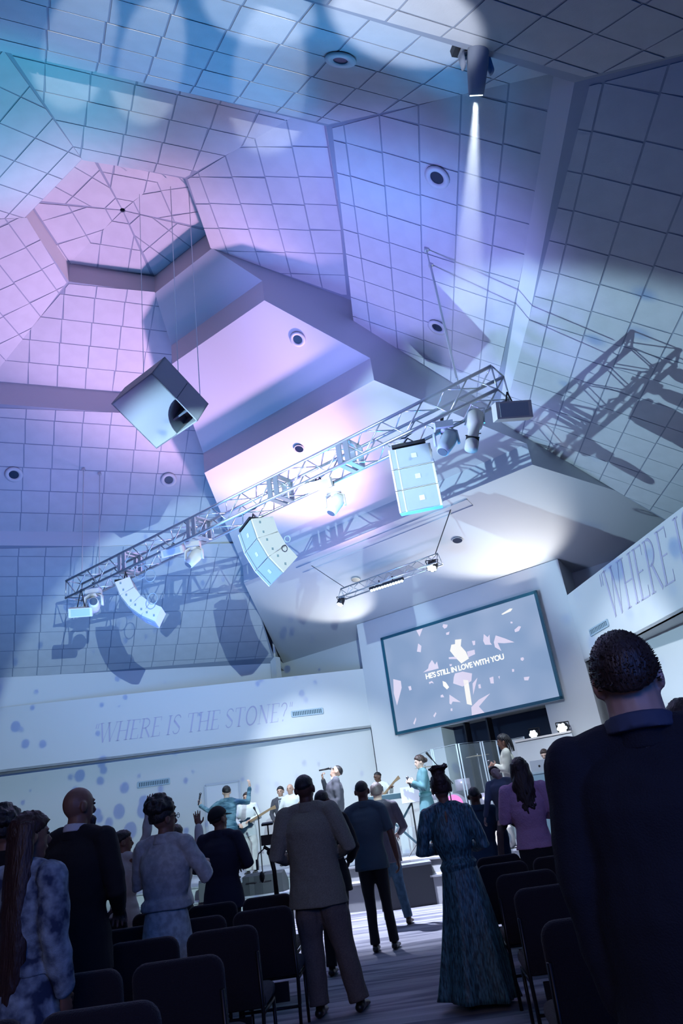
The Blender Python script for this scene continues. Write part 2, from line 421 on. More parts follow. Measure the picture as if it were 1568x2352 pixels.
# ------------------------------------------------------------------ walls
def vwall(name, p, q, z0, z1, th=0.08, m=None, back=None):
    p = V((p[0], p[1], 0)); q = V((q[0], q[1], 0)); n = (q - p).cross(UP).normalized()
    if back is not None and n.dot(back) < 0: n = -n
    mb = MB(); mb.prism([p + UP * z0, q + UP * z0, q + UP * z1, p + UP * z1], n * th)
    return mb.build(name, m or WALLM, kind='structure')
STZ = 0.65                               # stage floor
# left: text fascia, soffit, set-back lower wall, upper strip at the tile edge
aL = rad(-10); nL = V((sin(aL), cos(aL), 0)); tL = V((-cos(aL), sin(aL), 0))
PL0 = spw(10.55, -3.2, 0); PL0 = V((PL0.x, PL0.y, 0)); PL1 = PL0 + tL * 23
mb = MB(); mb.prism([PL0 + UP * 3.74, PL1 + UP * 3.74, PL1 + UP * 5.40, PL0 + UP * 5.40], nL * 0.1)
PL0b = PL0 + nL * 0.12; PL1b = PL1 + nL * 1.25
mb.prism([PL0 + UP * 3.74, PL1 + UP * 3.74, PL1b + UP * 3.74, PL0b + UP * 3.74], UP * 0.06)
mb.build('wall_left', WALLM, kind='structure')
vwall('wall_left', PL0b, PL1b, 0, 3.74, 0.1, back=nL)
a3, b3 = hexv(R_3, Z_3, 0), hexv(R_3, Z_3, 1)
vwall('wall_left', a3, b3, 5.3, Z_3 + .1, 0.08, back=nL)
vwall('wall_left', PL1, PL1 + V((-2, -27, 0)), 0, 7, 0.1, back=V((-1, 0, 0)))
# right: the same on the other side
aR = rad(80); nR = V((sin(aR), cos(aR), 0)); tR = V((cos(aR), -sin(aR), 0))
dR = 8.12; y0R = spw(10.55, 3.2, 0)
PR0 = V((y0R.x, y0R.y, 0)); PR0 += nR * (dR - PR0.dot(nR)); PR1 = PR0 + tR * 26
mb = MB(); mb.prism([PR0 + UP * 4.10, PR1 + UP * 4.10, PR1 + UP * 5.76, PR0 + UP * 5.76], nR * 0.1)
PR0b = PR0 + nR * 0.35; PR1b = PR1 + nR * 2.4
mb.prism([PR0 + UP * 4.10, PR1 + UP * 4.10, PR1b + UP * 4.10, PR0b + UP * 4.10], UP * 0.06)
mb.build('wall_right', WALLM, kind='structure')
vwall('wall_right', PR0b, PR1b, 0, 4.10, 0.1, back=nR)
c3, d3 = hexv(R_3, Z_3, 2), hexv(R_3, Z_3, 3)
vwall('wall_right', c3, d3, 5.65, Z_3 + .1, 0.08, back=nR)
vwall('wall_back', PR1b, PL1 + V((-2, -27, 0)), 0, 7, 0.1, back=V((0, -1, 0)))
for k_, sg_ in ((1, -1), (2, 1)):
    q_ = hexv(R_3, Z_3, k_); vwall('wall_front', q_, spw(11.38, sg_ * 7.1, 0), 3.2, 7.0, 0.06, back=SW * sg_)
    mb = MB(); q2 = hexv(R_3 - .12, 0, k_); mb.box((q2.x, q2.y, 4.95), (.22, .22, 2.9), M.Rotation(-SA, 3, 'Z')); mb.build('trim_8', PLASTER, kind='structure')
# stage end wall behind the box, box with the screen
vwall('wall_front', spw(11.35, -9.5, 0), spw(11.35, 9.5, 0), 0, 7.0, 0.1, back=SU)
BOXT = zs(10.55)
mb = MB()
def bx(s0, s1, w0, w1, z0, z1): mb.prism([spw(s0, w0, z0), spw(s1, w0, z0), spw(s1, w1, z0), spw(s0, w1, z0)], UP * (z1 - z0))
bx(10.55, 11.35, -3.2, 3.2, 3.35, BOXT - .02)
bx(10.55, 11.35, -3.2, -0.98, STZ, 3.35); bx(10.55, 11.35, 1.98, 3.2, STZ, 3.35)
mb.build('wall_front', WALLM, kind='structure')
mb = MB(); bx(11.2, 11.34, -0.98, 1.98, STZ, 3.35); mb.build('wall_front', DARKW, kind='structure')
mb = MB()
for w_ in (-0.35, 0.3): bx(10.62, 10.9, w_, w_ + .04, 1.2, 3.35)
mb.build('trim_7', BLACKM, kind='structure')
# floor with woven stripe carpet
def floor_mat():
    m = bpy.data.materials.new('carpet'); m.use_nodes = True; nt = m.node_tree; N = nt.nodes; L = nt.links; b = N['Principled BSDF']
    tc = N.new('ShaderNodeTexCoord'); mp = N.new('ShaderNodeMapping'); mp.inputs['Scale'].default_value = (0.35, 3.4, 1); mp.inputs['Rotation'].default_value = (0, 0, rad(-4))
    L.new(tc.outputs['Object'], mp.inputs[0])
    n1 = N.new('ShaderNodeTexNoise'); n1.inputs['Scale'].default_value = 1.6; n1.inputs['Detail'].default_value = 5; n1.inputs['Distortion'].default_value = 0.6
    L.new(mp.outputs[0], n1.inputs['Vector'])
    n2 = N.new('ShaderNodeTexNoise'); n2.inputs['Scale'].default_value = 160; n2.inputs['Detail'].default_value = 2
    L.new(tc.outputs['Object'], n2.inputs['Vector'])
    r = N.new('ShaderNodeValToRGB'); r.color_ramp.elements[0].position = .40; r.color_ramp.elements[1].position = .60
    r.color_ramp.elements[0].color = (.22, .23, .30, 1); r.color_ramp.elements[1].color = (.60, .60, .68, 1)
    L.new(n1.outputs[0], r.inputs[0])
    mx = N.new('ShaderNodeMix'); mx.data_type = 'RGBA'; mx.blend_type = 'MULTIPLY'; mx.inputs[0].default_value = .5
    L.new(r.outputs[0], mx.inputs[6]); L.new(n2.outputs[0], mx.inputs[7]); L.new(mx.outputs[2], b.inputs['Base Color'])
    b.inputs['Roughness'].default_value = .95
    bp = N.new('ShaderNodeBump'); bp.inputs['Strength'].default_value = .5; L.new(n2.outputs[0], bp.inputs['Height']); L.new(bp.outputs[0], b.inputs['Normal'])
    return m
mb = MB(); mb.prism([V((-24, -12, -.1)), V((14, -12, -.1)), V((14, 30, -.1)), V((-24, 30, -.1))], UP * 0.1)
mb.build('floor', floor_mat(), kind='structure')
# stage: deck, pale front face with seam
STAGEM = mat('stage_deck', (0.46, 0.48, 0.54), 0.6, vary=.2, vscale=3, bump=.05)
STAGEF = mat('stage_face', (0.62, 0.64, 0.68), 0.6, vary=.06, vscale=4)
def tier(dy, z, name, mtop, mface):
    L_ = [V((-14, 17.6 + dy, 0)), V((-2.3, 14.0 + dy, 0)), V((.33, 13.2 + dy, 0)), V((5.2, 9.9 + dy, 0)), V((9.5, 6.9 + dy, 0))]
    poly = L_ + [V((9.5, 22, 0)), V((-14, 24, 0))]
    mb = MB(); mb.prism(poly, UP * (z - .03)); mb.build(name, mface, kind='structure')
    mb = MB(); mb.prism([p + UP * (z - .03) + (V((0, -.03, 0)) if i < 5 else V((0, 0, 0))) for i, p in enumerate(poly)], UP * .03); mb.build(name, mtop, kind='structure')
tier(0, .42, 'floor', STAGEM, STAGEF); tier(.5, STZ, 'floor', STAGEM, STAGEF)

# ------------------------------------------------------------------ projected words, their light put into flat tinted letters on the fascias
ARC = lambda cx, cy, rx, ry, a0, a1, w, n=9: [(cx + rx * cos(rad(a0 + (a1 - a0) * i / n)), cy + ry * sin(rad(a0 + (a1 - a0) * i / n))) for i in range(n + 1)] + [w]
GL = {  # strokes: points + [thick or thin]; box 0..w x 0..1
 'W': (1.15, [[(.05, 1), (.35, 0), .10], [(.35, 0), (.6, 1), .03], [(.55, 1), (.82, 0), .10], [(.82, 0), (1.1, 1), .03], [(-.05, 1), (.2, 1), .03], [(.45, 1), (.68, 1), .03], [(1.0, 1), (1.2, 1), .03]]),
 'H': (.85, [[(.15, 0), (.15, 1), .10], [(.7, 0), (.7, 1), .10], [(.15, .5), (.7, .5), .03], [(.03, 0), (.28, 0), .03], [(.03, 1), (.28, 1), .03], [(.57, 0), (.82, 0), .03], [(.57, 1), (.82, 1), .03]]),
 'E': (.65, [[(.15, 0), (.15, 1), .10], [(.03, 0), (.6, 0), .03], [(.03, 1), (.58, 1), .03], [(.15, .52), (.48, .52), .03], [(.6, 0), (.6, .2), .03], [(.58, 1), (.58, .8), .03]]),
 'R': (.75, [[(.15, 0), (.15, 1), .10], ARC(.3, .75, .28, .25, 90, -90, .06), [(.15, 1), (.3, 1), .03], [(.15, .5), (.3, .5), .03], [(.35, .5), (.7, 0), .09], [(.03, 0), (.28, 0), .03], [(.03, 1), (.2, 1), .03]]),
 'I': (.35, [[(.17, 0), (.17, 1), .10], [(.04, 0), (.3, 0), .03], [(.04, 1), (.3, 1), .03]]),
 'S': (.6, [ARC(.3, .76, .22, .24, 20, 200, .05), [(.09, .7), (.5, .32), .10], ARC(.3, .24, .22, .24, 20, -160, .05)]),
 'T': (.75, [[(.37, 0), (.37, 1), .10], [(.05, 1), (.7, 1), .03], [(.05, 1), (.05, .8), .03], [(.7, 1), (.7, .8), .03], [(.25, 0), (.5, 0), .03]]),
 'O': (.85, [ARC(.42, .5, .35, .5, 0, 360, .08, 24)]),
 'N': (.85, [[(.15, 0), (.15, 1), .03], [(.15, 1), (.7, 0), .11], [(.7, 0), (.7, 1), .03], [(.03, 0), (.26, 0), .03], [(.58, 1), (.82, 1), .03], [(.03, 1), (.16, 1), .03]]),
 '?': (.55, [ARC(.27, .76, .2, .23, 170, -60, .06), [(.36, .56), (.27, .27), .06], [(.25, .0), (.27, .08), .08]]),
 '"': (.35, [[(.1, .75), (.12, 1), .05], [(.24, .75), (.26, 1), .05]]), ' ': (.3, [])}
def lettering(root, text, org, ex, ey, n, h, sx, shear=0.2):
    x = 0
    for ch in text:
        w, st = GL[ch]; mb = MB()
        for s_ in st:
            p = s_[:-1]; wd = s_[-1] / 2
            for (x0, y0), (x1, y1) in zip(p[:-1], p[1:]):
                dx, dy = x1 - x0, y1 - y0; l = math.hypot(dx, dy); ox, oy = -dy / l * wd, dx / l * wd; ax, ay = dx / l * wd * .3, dy / l * wd * .3
                c = [(x0 + ox - ax, y0 + oy - ay), (x0 - ox - ax, y0 - oy - ay), (x1 - ox + ax, y1 - oy + ay), (x1 + ox + ax, y1 + oy + ay)]
                P = [org + ex * ((x + a) * sx * h + b * h * shear) + ey * (b * h) for a, b in c]
                mb.prism(P, n * 0.003)
        if st: mb.build('letter', TEXTM, root)
        x += w + .04
    return x * sx * h
TEXTM = mat('projected_text_tint', (0.47, 0.44, 0.60), 0.7)
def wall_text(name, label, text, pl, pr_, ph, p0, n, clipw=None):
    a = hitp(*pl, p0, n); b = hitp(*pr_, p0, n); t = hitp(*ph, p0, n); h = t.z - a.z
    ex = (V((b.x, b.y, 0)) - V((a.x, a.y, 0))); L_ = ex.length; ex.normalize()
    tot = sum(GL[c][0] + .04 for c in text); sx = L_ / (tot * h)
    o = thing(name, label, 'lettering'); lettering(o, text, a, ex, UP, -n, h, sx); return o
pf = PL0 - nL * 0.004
wall_text('wall_lettering', 'tinted projected serif words WHERE IS THE STONE? in quotation marks across the long left fascia', '"WHERE IS THE STONE?"', (210, 1708), (672, 1655), (206, 1665), pf, nL)
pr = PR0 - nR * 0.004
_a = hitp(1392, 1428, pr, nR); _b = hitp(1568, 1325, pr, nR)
lettering(thing('wall_lettering', 'tinted projected serif words starting WHERE IS TH on the fascia above the dark-suited man', 'lettering'), '"WHERE IS THE STONE?"', _a, tR, UP, -nR, 1.0, 0.62)

# air vents
def vent(label, quad_px, p0, n, bars=14):
    P = [hitp(x, y, p0, n) for x, y in quad_px]; ex = (P[1] - P[0]); w = ex.length; ex = V((ex.x, ex.y, 0)).normalized(); h = abs(P[3].z - P[0].z)
    c = (P[0] + P[1] + P[2] + P[3]) / 4; root = thing('air_vent', label, 'vent', c)
    f = MB()
    for z in (-h / 2, h / 2): f.prism([ex * (-w / 2) + UP * (z - .015), ex * (w / 2) + UP * (z - .015), ex * (w / 2) + UP * (z + .015), ex * (-w / 2) + UP * (z + .015)], -n * .03)
    for x in (-w / 2, w / 2): f.prism([ex * (x - .015) - UP * h / 2, ex * (x + .015) - UP * h / 2, ex * (x + .015) + UP * h / 2, ex * (x - .015) + UP * h / 2], -n * .03)
    f.build('frame', mat('vent_frame', (.35, .45, .55), .5), root)
    bk = MB(); bk.prism([ex * (-w / 2) - UP * h / 2, ex * (w / 2) - UP * h / 2, ex * (w / 2) + UP * h / 2, ex * (-w / 2) + UP * h / 2], -n * .006); bk.build('backing', mat('vent_dark', (.03, .07, .10), .8), root)
    b = MB(); b.prism([ex * -.012 - UP * h / 2, ex * .012 - UP * h / 2, ex * .012 + UP * h / 2, ex * -.012 + UP * h / 2], -n * .02); me = b.mesh('louvre', mat('vent_frame', (.35, .45, .55), .5))
    for i in range(bars):
        o = link('louvre', me, root); o.location = ex * (w * ((i + .5) / bars - .5)) - n * .004
vent('blue-grey slatted air vent at the end of the fascia lettering', [(670, 1647), (741, 1638), (740, 1626), (669, 1635)], PL0, nL, 18)
_nl = (PL1b - PL0b).cross(UP).normalized(); _nl = _nl if _nl.dot(nL) > 0 else -_nl
vent('blue-grey slatted air vent low on the wall under the long fascia', [(317, 1809), (390, 1800), (389, 1788), (316, 1797)], PL0b - _nl * .004, _nl, 18)
vent('grey air vent on the fascia beside the screen, above the tall man', [(1358, 1460), (1399, 1437), (1395, 1423), (1355, 1447)], PR0, nR, 12)
# door beside the stage
P = [hitp(x, y, PL0b, _nl) for x, y in [(473, 1925), (551, 1915), (549, 1794), (471, 1803)]]
dl = MB(); ex = V((P[1].x - P[0].x, P[1].y - P[0].y, 0)); 
zt = (P[2].z + P[3].z) / 2; b0 = V((P[3].x, P[3].y, 0)); b1 = V((P[2].x, P[2].y, 0)); e_ = (b1 - b0).normalized()
dl.prism([b0 + UP * STZ, b1 + UP * STZ, b1 + UP * zt, b0 + UP * zt], -_nl * .02)
door = dl.build('door_1', mat('door_paint', (.70, .70, .76), .6), kind='structure')
f = MB()
for q in (b0, b1): f.prism([q - e_ * .03 + UP * STZ, q + e_ * .03 + UP * STZ, q + e_ * .03 + UP * zt, q - e_ * .03 + UP * zt], -_nl * .04)
f.prism([b0 + UP * (zt - .03), b1 + UP * (zt - .03), b1 + UP * (zt + .03), b0 + UP * (zt + .03)], -_nl * .04)
f.build('door_frame', mat('door_trim', (.5, .52, .6), .6), door)

# ------------------------------------------------------------------ recessed downlights
def downlight(px, py, p0, n, label, r=.11, ringr=.2, dark=(.012, .02, .05)):
    c = hitp(px, py, p0, n); n = n if n.z < 0 else -n
    root = thing('recessed_light', label, 'ceiling light', c)
    m = MB(); m.disc(n * .016, ringr, n, .02, 24, inner=r); m.build('trim_ring', PLASTER, root, True)
    m = MB(); m.disc(n * .018, r, n, .006, 20); m.build('lamp_cavity', mat('lamp_cavity', dark, .3), root)
def secplane(r0, z0, r1, z1, k):
    a, b, c = hexv(r0, z0, k), hexv(r0, z0, k + 1), hexv(r1, z1, k); return a, (b - a).cross(c - a).normalized()
CD2 = secplane(R_1, Z_1B, R_2, Z_2A, 2); DE2 = secplane(R_1, Z_1B, R_2, Z_2A, 3); AB2 = secplane(R_1, Z_1B, R_2, Z_2A, 0)
downlight(1005, 405, *CD2, 'round recessed light in the tiles below the glowing beam lamp')
downlight(1005, 750, *CD2, 'round recessed light in the tiles near the right truss cables')
downlight(782, 133, *DE2, 'round recessed light in the bright patch of the topmost tiles', .09, .19)
downlight(32, 1089, *AB2, 'round recessed light in the tiles at the far left')
downlight(387, 1101, *AB2, 'round recessed light in the tiles below the hanging cube speaker')
def stepplane(i):
    (s0, z0), (s1, z1) = PROF[i], PROF[i + 1]; a, b, c = spw(s0, -1, z0), spw(s0, 1, z0), spw(s1, 0, z1); return a, (b - a).cross(c - a).normalized()
downlight(684, 778, *stepplane(2), 'round recessed light in the upper pink plaster step', .1, .17)
downlight(687, 1029, *stepplane(4), 'round recessed light in the plaster step above the front truss', .1, .12, (.10, .08, .35))
downlight(1050, 1239, *stepplane(6), 'round recessed light in the stage soffit above the right end of the small truss', .12, .13)
downlight(817, 1330, *stepplane(6), 'round recessed light in the stage soffit left of the small truss', .12, .13)

# ------------------------------------------------------------------ trusses
def truss(label, a, b, w, h, pitch, chord=.025, web=.011, tri=False, plates=()):
    """box truss from a to b (bottom-centre line), w wide, h tall"""
    e = (b - a); L = e.length; e.normalize(); y = UP.cross(e).normalized(); root = thing('lighting_truss', label, 'truss', a)
    R = M(((e.x, y.x, 0), (e.y, y.y, 0), (e.z, y.z, 1))).to_4x4()
    cs = [(-w / 2, 0), (w / 2, 0), (w / 2, h), (-w / 2, h)] if not tri else [(-w / 2, 0), (w / 2, 0), (0, h)]
    m = MB(); m.tube([(0, 0, 0), (L, 0, 0)], chord, 10); me = m.mesh('chord', ALU, True)
    for cy, cz in cs:
        o = link('chord', me, root); o.matrix_local = R @ M.Translation((0, cy, cz))
    n = round(L / pitch); pt = L / n; cache = {}
    for q in range(len(cs)):
        (y0, z0), (y1, z1) = cs[q], cs[(q + 1) % len(cs)]
        for par in (0, 1):
            m = MB(); d = (0, y0, z0), (pt, y1, z1)
            if par: d = (0, y1, z1), (pt, y0, z0)
            m.tube(d, web, 6); me = m.mesh('brace', ALU, True)
            for i in range(par, n, 2):
                o = link('brace', me, root); o.matrix_local = R @ M.Translation((i * pt, 0, 0))
    m = MB()
    for (y0, z0), (y1, z1) in zip(cs, cs[1:] + cs[:1]): m.tube([(0, y0, z0), (0, y1, z1)], web * 1.2, 6)
    me = m.mesh('end_frame', ALU, True)
    for x in (0.0, L): link('end_frame', me, root).matrix_local = R @ M.Translation((x, 0, 0))
    m = MB()
    for (y0, z0), (y1, z1) in zip(cs, cs[1:] + cs[:1]):
        c = ((y0 + y1) / 2, (z0 + z1) / 2); horiz = abs(z0 - z1) < .01
        m.box((0, c[0], c[1]), (.10, abs(y1 - y0) if horiz else .03, .03 if horiz else abs(z1 - z0)))
    me = m.mesh('joint_plate', ALU)
    for x in plates:
        for dx in (-.08, .08): link('joint_plate', me, root).matrix_local = R @ M.Translation((x + dx, 0, 0))
    return root
TA, TB = spw(2.6, -5.48, 6.93), spw(2.6, 5.68, 6.93)
truss('long aluminium box truss hung across the hall in front of the stage', TA, TB, .42, .42, .42, .028, .012, plates=(2.1, 4.35, 6.6, 8.25))
def cable(a, b, r, label, group=None, mt=None, name='suspension_cable'):
    m = MB(); m.tube([a, b], r, 6); return tag(m.build(name, mt or STEELW), label, 'cable', group)
for (px, py), pl_, nm in [((978, 570), CD2, 'left one of the cable pair at the right end of the front truss'), ((988, 605), CD2, 'right one of the cable pair at the right end of the front truss'),
                          ((192, 1076), AB2, 'outer one of the cable pair at the left end of the front truss'), ((229, 1086), AB2, 'inner one of the cable pair at the left end of the front truss')]:
    p = hitp(px, py, *pl_); m = MB(); m.tube([p, V((p.x, p.y, 7.38))], .012, 6); m.box(p - UP * .03, (.07, .07, .06))
    tag(m.build('suspension_cable', STEELW), nm, 'cable')
# small truss over the stage with its lamps
truss('small pale triangular truss hung over the stage', spw(8.0, -1.75, 6.72), spw(8.0, 1.25, 6.72), .3, .26, .3, .018, .008, tri=True)
cable(spw(7.44, -2.2, zs(7.44)), spw(8.0, -1.62, 6.98), .008, 'thin cable from the ceiling slot to the left end of the small truss', mt=BLACKM)
cable(spw(7.44, 2.1, zs(7.44)), spw(8.0, 1.18, 6.98), .012, 'thin cable from the ceiling slot to the right end of the small truss', mt=BLACKM)
def par_can(loc, tgt, label, lit=True, r=.09, grp=None):
    d = (V(tgt) - V(loc)).normalized(); q = d.to_track_quat('Z', 'Y').to_matrix()
    root = thing('stage_lamp', label, 'stage light', loc, 0, grp)
    m = MB(); m.tube([q @ V((0, 0, -.12)), q @ V((0, 0, -.06)), q @ V((0, 0, .1))], [r * .6, r, r * 1.02], 16); m.build('housing', BLACKM, root, True)
    m = MB()
    for k in range(6): m.disc(q @ V((cos(k * pi / 3) * r * .6, sin(k * pi / 3) * r * .6, .102)), r * .33, d, .006, 10)
    m.disc(q @ V((0, 0, .102)), r * .33, d, .006, 10); m.build('lens', LENS if lit else mat('unlit_lens', (.1, .12, .15), .2), root)
    m = MB()
    for sx in (-1, 1): m.tube([q @ V((sx * r * 1.15, 0, 0)), V((sx * r * 1.15, 0, .13))], .01, 6)
    m.tube([V((-r * 1.15, 0, .13)), V((r * 1.15, 0, .13))], .012, 6); m.build('yoke', BLACKM, root)
    return root
par_can(hitp(783, 1381, spw(8, 0, 0), SU), spw(5, -3, .6), 'lit lamp at the left end of the small stage truss')
par_can(hitp(993, 1298, spw(8, 0, 0), SU), spw(4, .5, .6), 'lit lamp at the right end of the small stage truss', r=.13)
par_can(hitp(1228, 1686, spw(10.3, 0, 0), SU), spw(0, 2, 1.5), 'bright round lamp in front of the dark alcove', r=.11)
par_can(hitp(1293, 1672, spw(10.3, 0, 0), SU), spw(0, 3.4, 1.5), 'bright round lamp on the pale wall right of the dark alcove', r=.13)
# led bar
a, b = hitp(850, 1357, spw(8, 0, 0), SU), hitp(926, 1333, spw(8, 0, 0), SU)
root = thing('led_bar', 'row of glowing white lamps on a bar under the small stage truss', 'light bar', a); e = b - a
m = MB(); m.tube([V((0, 0, .05)), e + V((0, 0, .05))], .045, 8); m.build('housing', BLACKM, root)
m = MB(); m.ball((0, 0, 0), .034); me = m.mesh('lamp', LENS, True)
for i in range(12): link('lamp', me, root).location = e * ((i + .5) / 12)
m = MB()
for t in (.3, .7): m.tube([e * t + V((0, 0, .08)), e * t + V((0, .02, .2))], .015, 6)
m.build('bracket', BLACKM, root)

# ------------------------------------------------------------------ loudspeaker arrays
def line_array(label, top, az, n, splay, w=.68, h=.36, dep=.42, first=2):
    root = thing('speaker_array', label, 'loudspeaker', top, -rad(az))       # local +Y = facing
    y, z, th = 0.0, -.05, first
    m = MB(); m.box((0, -dep / 2, .0), (w * .8, dep, .05)); m.tube([(-.2, -.2, 0), (0, -.2, max(.12, 6.98 - top.z)), (.2, -.2, 0)], .014, 6); m.build('rigging_frame', BLACKM, root)
    for i in range(n):
        th += splay[i]; a = rad(th); f = V((0, cos(a), -sin(a))); d = V((0, -sin(a), -cos(a))); tl = V((0, y, z)); g = rad(splay[min(i + 1, n - 1)] / 2 + 1)
        bl = tl + d * h; tb = tl - f * dep - d * 0 + d * (dep * math.tan(g) * .6); bb = bl - f * dep - d * (dep * math.tan(g) * .6)
        X = V((w / 2, 0, 0)); m = MB()
        e1 = .02; prof = [tl + d * .006, bl - d * .006, bb, tb]
        side = [tl - f * .02 + d * .006, bl - f * .02 - d * .006, bb, tb]
        m.prism([p - X for p in side], X * 2); cab = m.build('cabinet', WHITEP, root)
        # rim + side flanges
        m = MB()
        for sx in (1,):
            m.prism([tl - X * sx * -1 * .98 + d * .006, bl + X * sx * .98 - d * .006, bl + X * sx * .98 - f * .05 - d * .006, tl + X * sx * .98 - f * .05 + d * .006] if False else
                    [tl + X * sx * .93 + d * .006, bl + X * sx * .93 - d * .006, bl + X * sx - d * .006, tl + X * sx + d * .006], -f * .04)
        m.build('side_rim', WHITEP, cab)
        m = MB(); m.prism([tl - X * .9 + d * .012 + f * .002, bl - X * .9 - d * .012 + f * .002, bl + X * .62 - d * .012 + f * .002, tl + X * .62 + d * .012 + f * .002], -f * .02); m.build('grille', GRILLE, cab)
        m = MB(); m.prism([tl + X * .70 + d * .012 + f * .002, bl + X * .70 - d * .012 + f * .002, bl + X * .9 - d * .012 + f * .002, tl + X * .9 + d * .012 + f * .002], -f * .02); m.build('grille', GRILLE, cab)
        c = (tl + bl) / 2 + f * .006 - X * .15; bm_ = MB()
        bm_.prism([c - X * .12 - d * .04, c + X * .12 - d * .04, c + X * .12 + d * .04, c - X * .12 + d * .04], f * .004); bm_.build('badge', mat('badge', (.55, .6, .66), .4), cab)
        for sx in (-1, 1):
            for t in (.25, .75):
                p = tl + d * h * t - f * dep * .35 + X * sx * 1.01; m = MB(); m.box(p, (.012, .035, .045)); m.build('latch', mat('latch_grey', (.25, .32, .36), .5), cab)
        y, z = bl.y, bl.z
    return root
def tpl(px, py, s=2.6): return hitp(px, py, spw(s, 0, 0), SU)
c1 = tpl(938, 1022, 2.45); line_array('white three-box speaker array facing forward under the right half of the front truss', V((c1.x, c1.y, c1.z + .03)), -172, 3, (0, 3, 8))
c2 = tpl(560, 1205, 2.5); line_array('white curved speaker array under the left half of the front truss', V((c2.x, c2.y, c2.z)), -118, 3, (12, 13, 14), w=.78, h=.40, dep=.45)
c3 = tpl(268, 1345, 2.4); line_array('white banana-curved speaker array near the left end of the front truss', V((c3.x, c3.y, c3.z + .04)), -96, 4, (18, 14, 14, 12), w=.52, h=.33, dep=.34)

# cube speaker hung under the dome
P0 = V((-2.608, 9.181, 6.76 + CZ)); EX = V((.509, .679, -.529)) * 1.028; EY = V((-.817, .575, -.048)) * 1.041; EZ = V((.271, .457, .847)) * .541
root = thing('cube_speaker', 'large pale cube speaker hung tilted under the dome, dark quarter-round port', 'loudspeaker', P0)
arc = [(1 - .48 * cos(rad(t)), .48 * sin(rad(t))) for t in range(0, 91, 9)]
CUBEM = mat('cube_paint', (.30, .32, .36), .6, bump=.1, bscale=40)
m = MB(); pts = [(0, 0)] + arc + [(1, 1), (0, 1)]; cc = [EX * a + EY * b for a, b in pts]
m.prism(cc, EZ * .03); m.build('front_panel', CUBEM, root)
def panel(nm, a, b, c, d, th, mt=CUBEM): m = MB(); m.prism([a, b, c, d], th); m.build(nm, mt, root)
panel('side_panel', V((0, 0, 0)), EX, EX + EZ, EZ, EY * .02); panel('side_panel', V((0, 0, 0)), EY, EY + EZ, EZ, EX * .02)
panel('side_panel', EX, EX + EY, EX + EY + EZ, EX + EZ, EX * -.02); panel('side_panel', EY, EX + EY, EX + EY + EZ, EY + EZ, EY * -.02)
panel('back_panel', EZ, EX + EZ, EX + EY + EZ, EY + EZ, EZ * -.03)
m = MB()
for (a, b), (c, d) in zip(arc[:-1], arc[1:]):
    p, q = EX * a + EY * b, EX * c + EY * d; m.prism([p + EZ * .03, q + EZ * .03, q + EZ * .9, p + EZ * .9], (EX * .01 - EY * .01))
m.build('port_wall', mat('port_dark', (.10, .13, .17), .7), root)
m = MB(); p = EX * .78 + EY * .03; q = EX * .78 + EY * .42; m.prism([p + EZ * .2, q + EZ * .2, q + EZ * .9, p + EZ * .9], EX * .03); m.build('port_divider', mat('port_dark', (.10, .13, .17), .7), root)
for t, nm in (((.5, .15), 'near'), ((.85, .0), 'outer')):
    p = P0 + EX * t[0] + EY * (t[1] + .04) + EZ * .97; cable(p, V((p.x + .02, p.y, 12.8)), .008, 'thin wire holding the cube speaker, the %s one' % nm, name='hanging_wire')
p = P0 + EY * .55 + EX * .04 + EZ * .97; cable(p, V((p.x, p.y, 12.6)), .006, 'thin wire holding the cube speaker at its back corner', name='hanging_wire')

# moving heads and other fixtures on the front truss
def mover(label, base, tgt, s=1.0, mt=None, lit=False, longish=1.0, below=True, yaw=0.0):
    mt = mt or WHITEP; root = thing('moving_light', label, 'stage light', base, yaw)
    m = MB(); m.box((0, 0, -.05 * s), (.26 * s, .20 * s, .10 * s), taper=1.0); m.build('base', mt, root)
    m = MB(); m.tube([(0, -.02, .0), (0, 0, .12 * s)], .02, 8); m.box((0, 0, .1 * s), (.05, .08, .06)); m.build('clamp', BLACKM, root)
    m = MB()
    for sx in (-1, 1): m.tube([(sx * .05 * s, 0, -.1 * s), (sx * .16 * s, 0, -.16 * s), (sx * .17 * s, 0, -.34 * s)], [(.02 * s, .05 * s), (.025 * s, .06 * s), (.02 * s, .045 * s)], 10, ref=(1, 0, 0))
    m.tube([(-.06 * s, 0, -.11 * s), (.06 * s, 0, -.11 * s)], .05 * s, 10); m.build('yoke', mt, root, True)
    hc = V((0, 0, -.31 * s)); d = (V(tgt) - V(base) - hc).normalized(); d.rotate(M.Rotation(-yaw, 3, 'Z')); L_ = .19 * s * longish
    m = MB(); m.tube([hc - d * L_, hc - d * L_ * .8, hc - d * L_ * .2, hc + d * L_ * .5, hc + d * L_], [.07 * s, .115 * s, .12 * s, .10 * s, .085 * s], 14); m.build('head', mt, root, True)
    m = MB(); m.disc(hc + d * L_, .072 * s, d, .008, 18); m.build('lens', LENS if lit else mat('unlit_lens', (.1, .12, .15), .2), root)
    return root
def wash(label, c, tgt, size=(.16, .46, .14)):
    root = thing('wash_light', label, 'stage light', c); d = (V(tgt) - V(c)).normalized(); q = d.to_track_quat('Z', 'X').to_matrix()
    m = MB(); m.box((0, 0, 0), size, q); m.build('housing', WHITEP, root)
    m = MB(); m.box(q @ V((0, 0, size[2] / 2)), (size[0] * .8, size[1] * .8, .01), q); m.build('lens', mat('pale_lens', (.5, .55, .6), .3), root)
    m = MB(); m.tube([q @ V((0, -.1, -.05)), V((0, 0, max(.2, 6.96 - c.z)))], .012, 6); m.tube([q @ V((0, .1, -.05)), V((0, 0, max(.2, 6.96 - c.z)))], .012, 6); m.build('bracket', BLACKM, root)
    return root
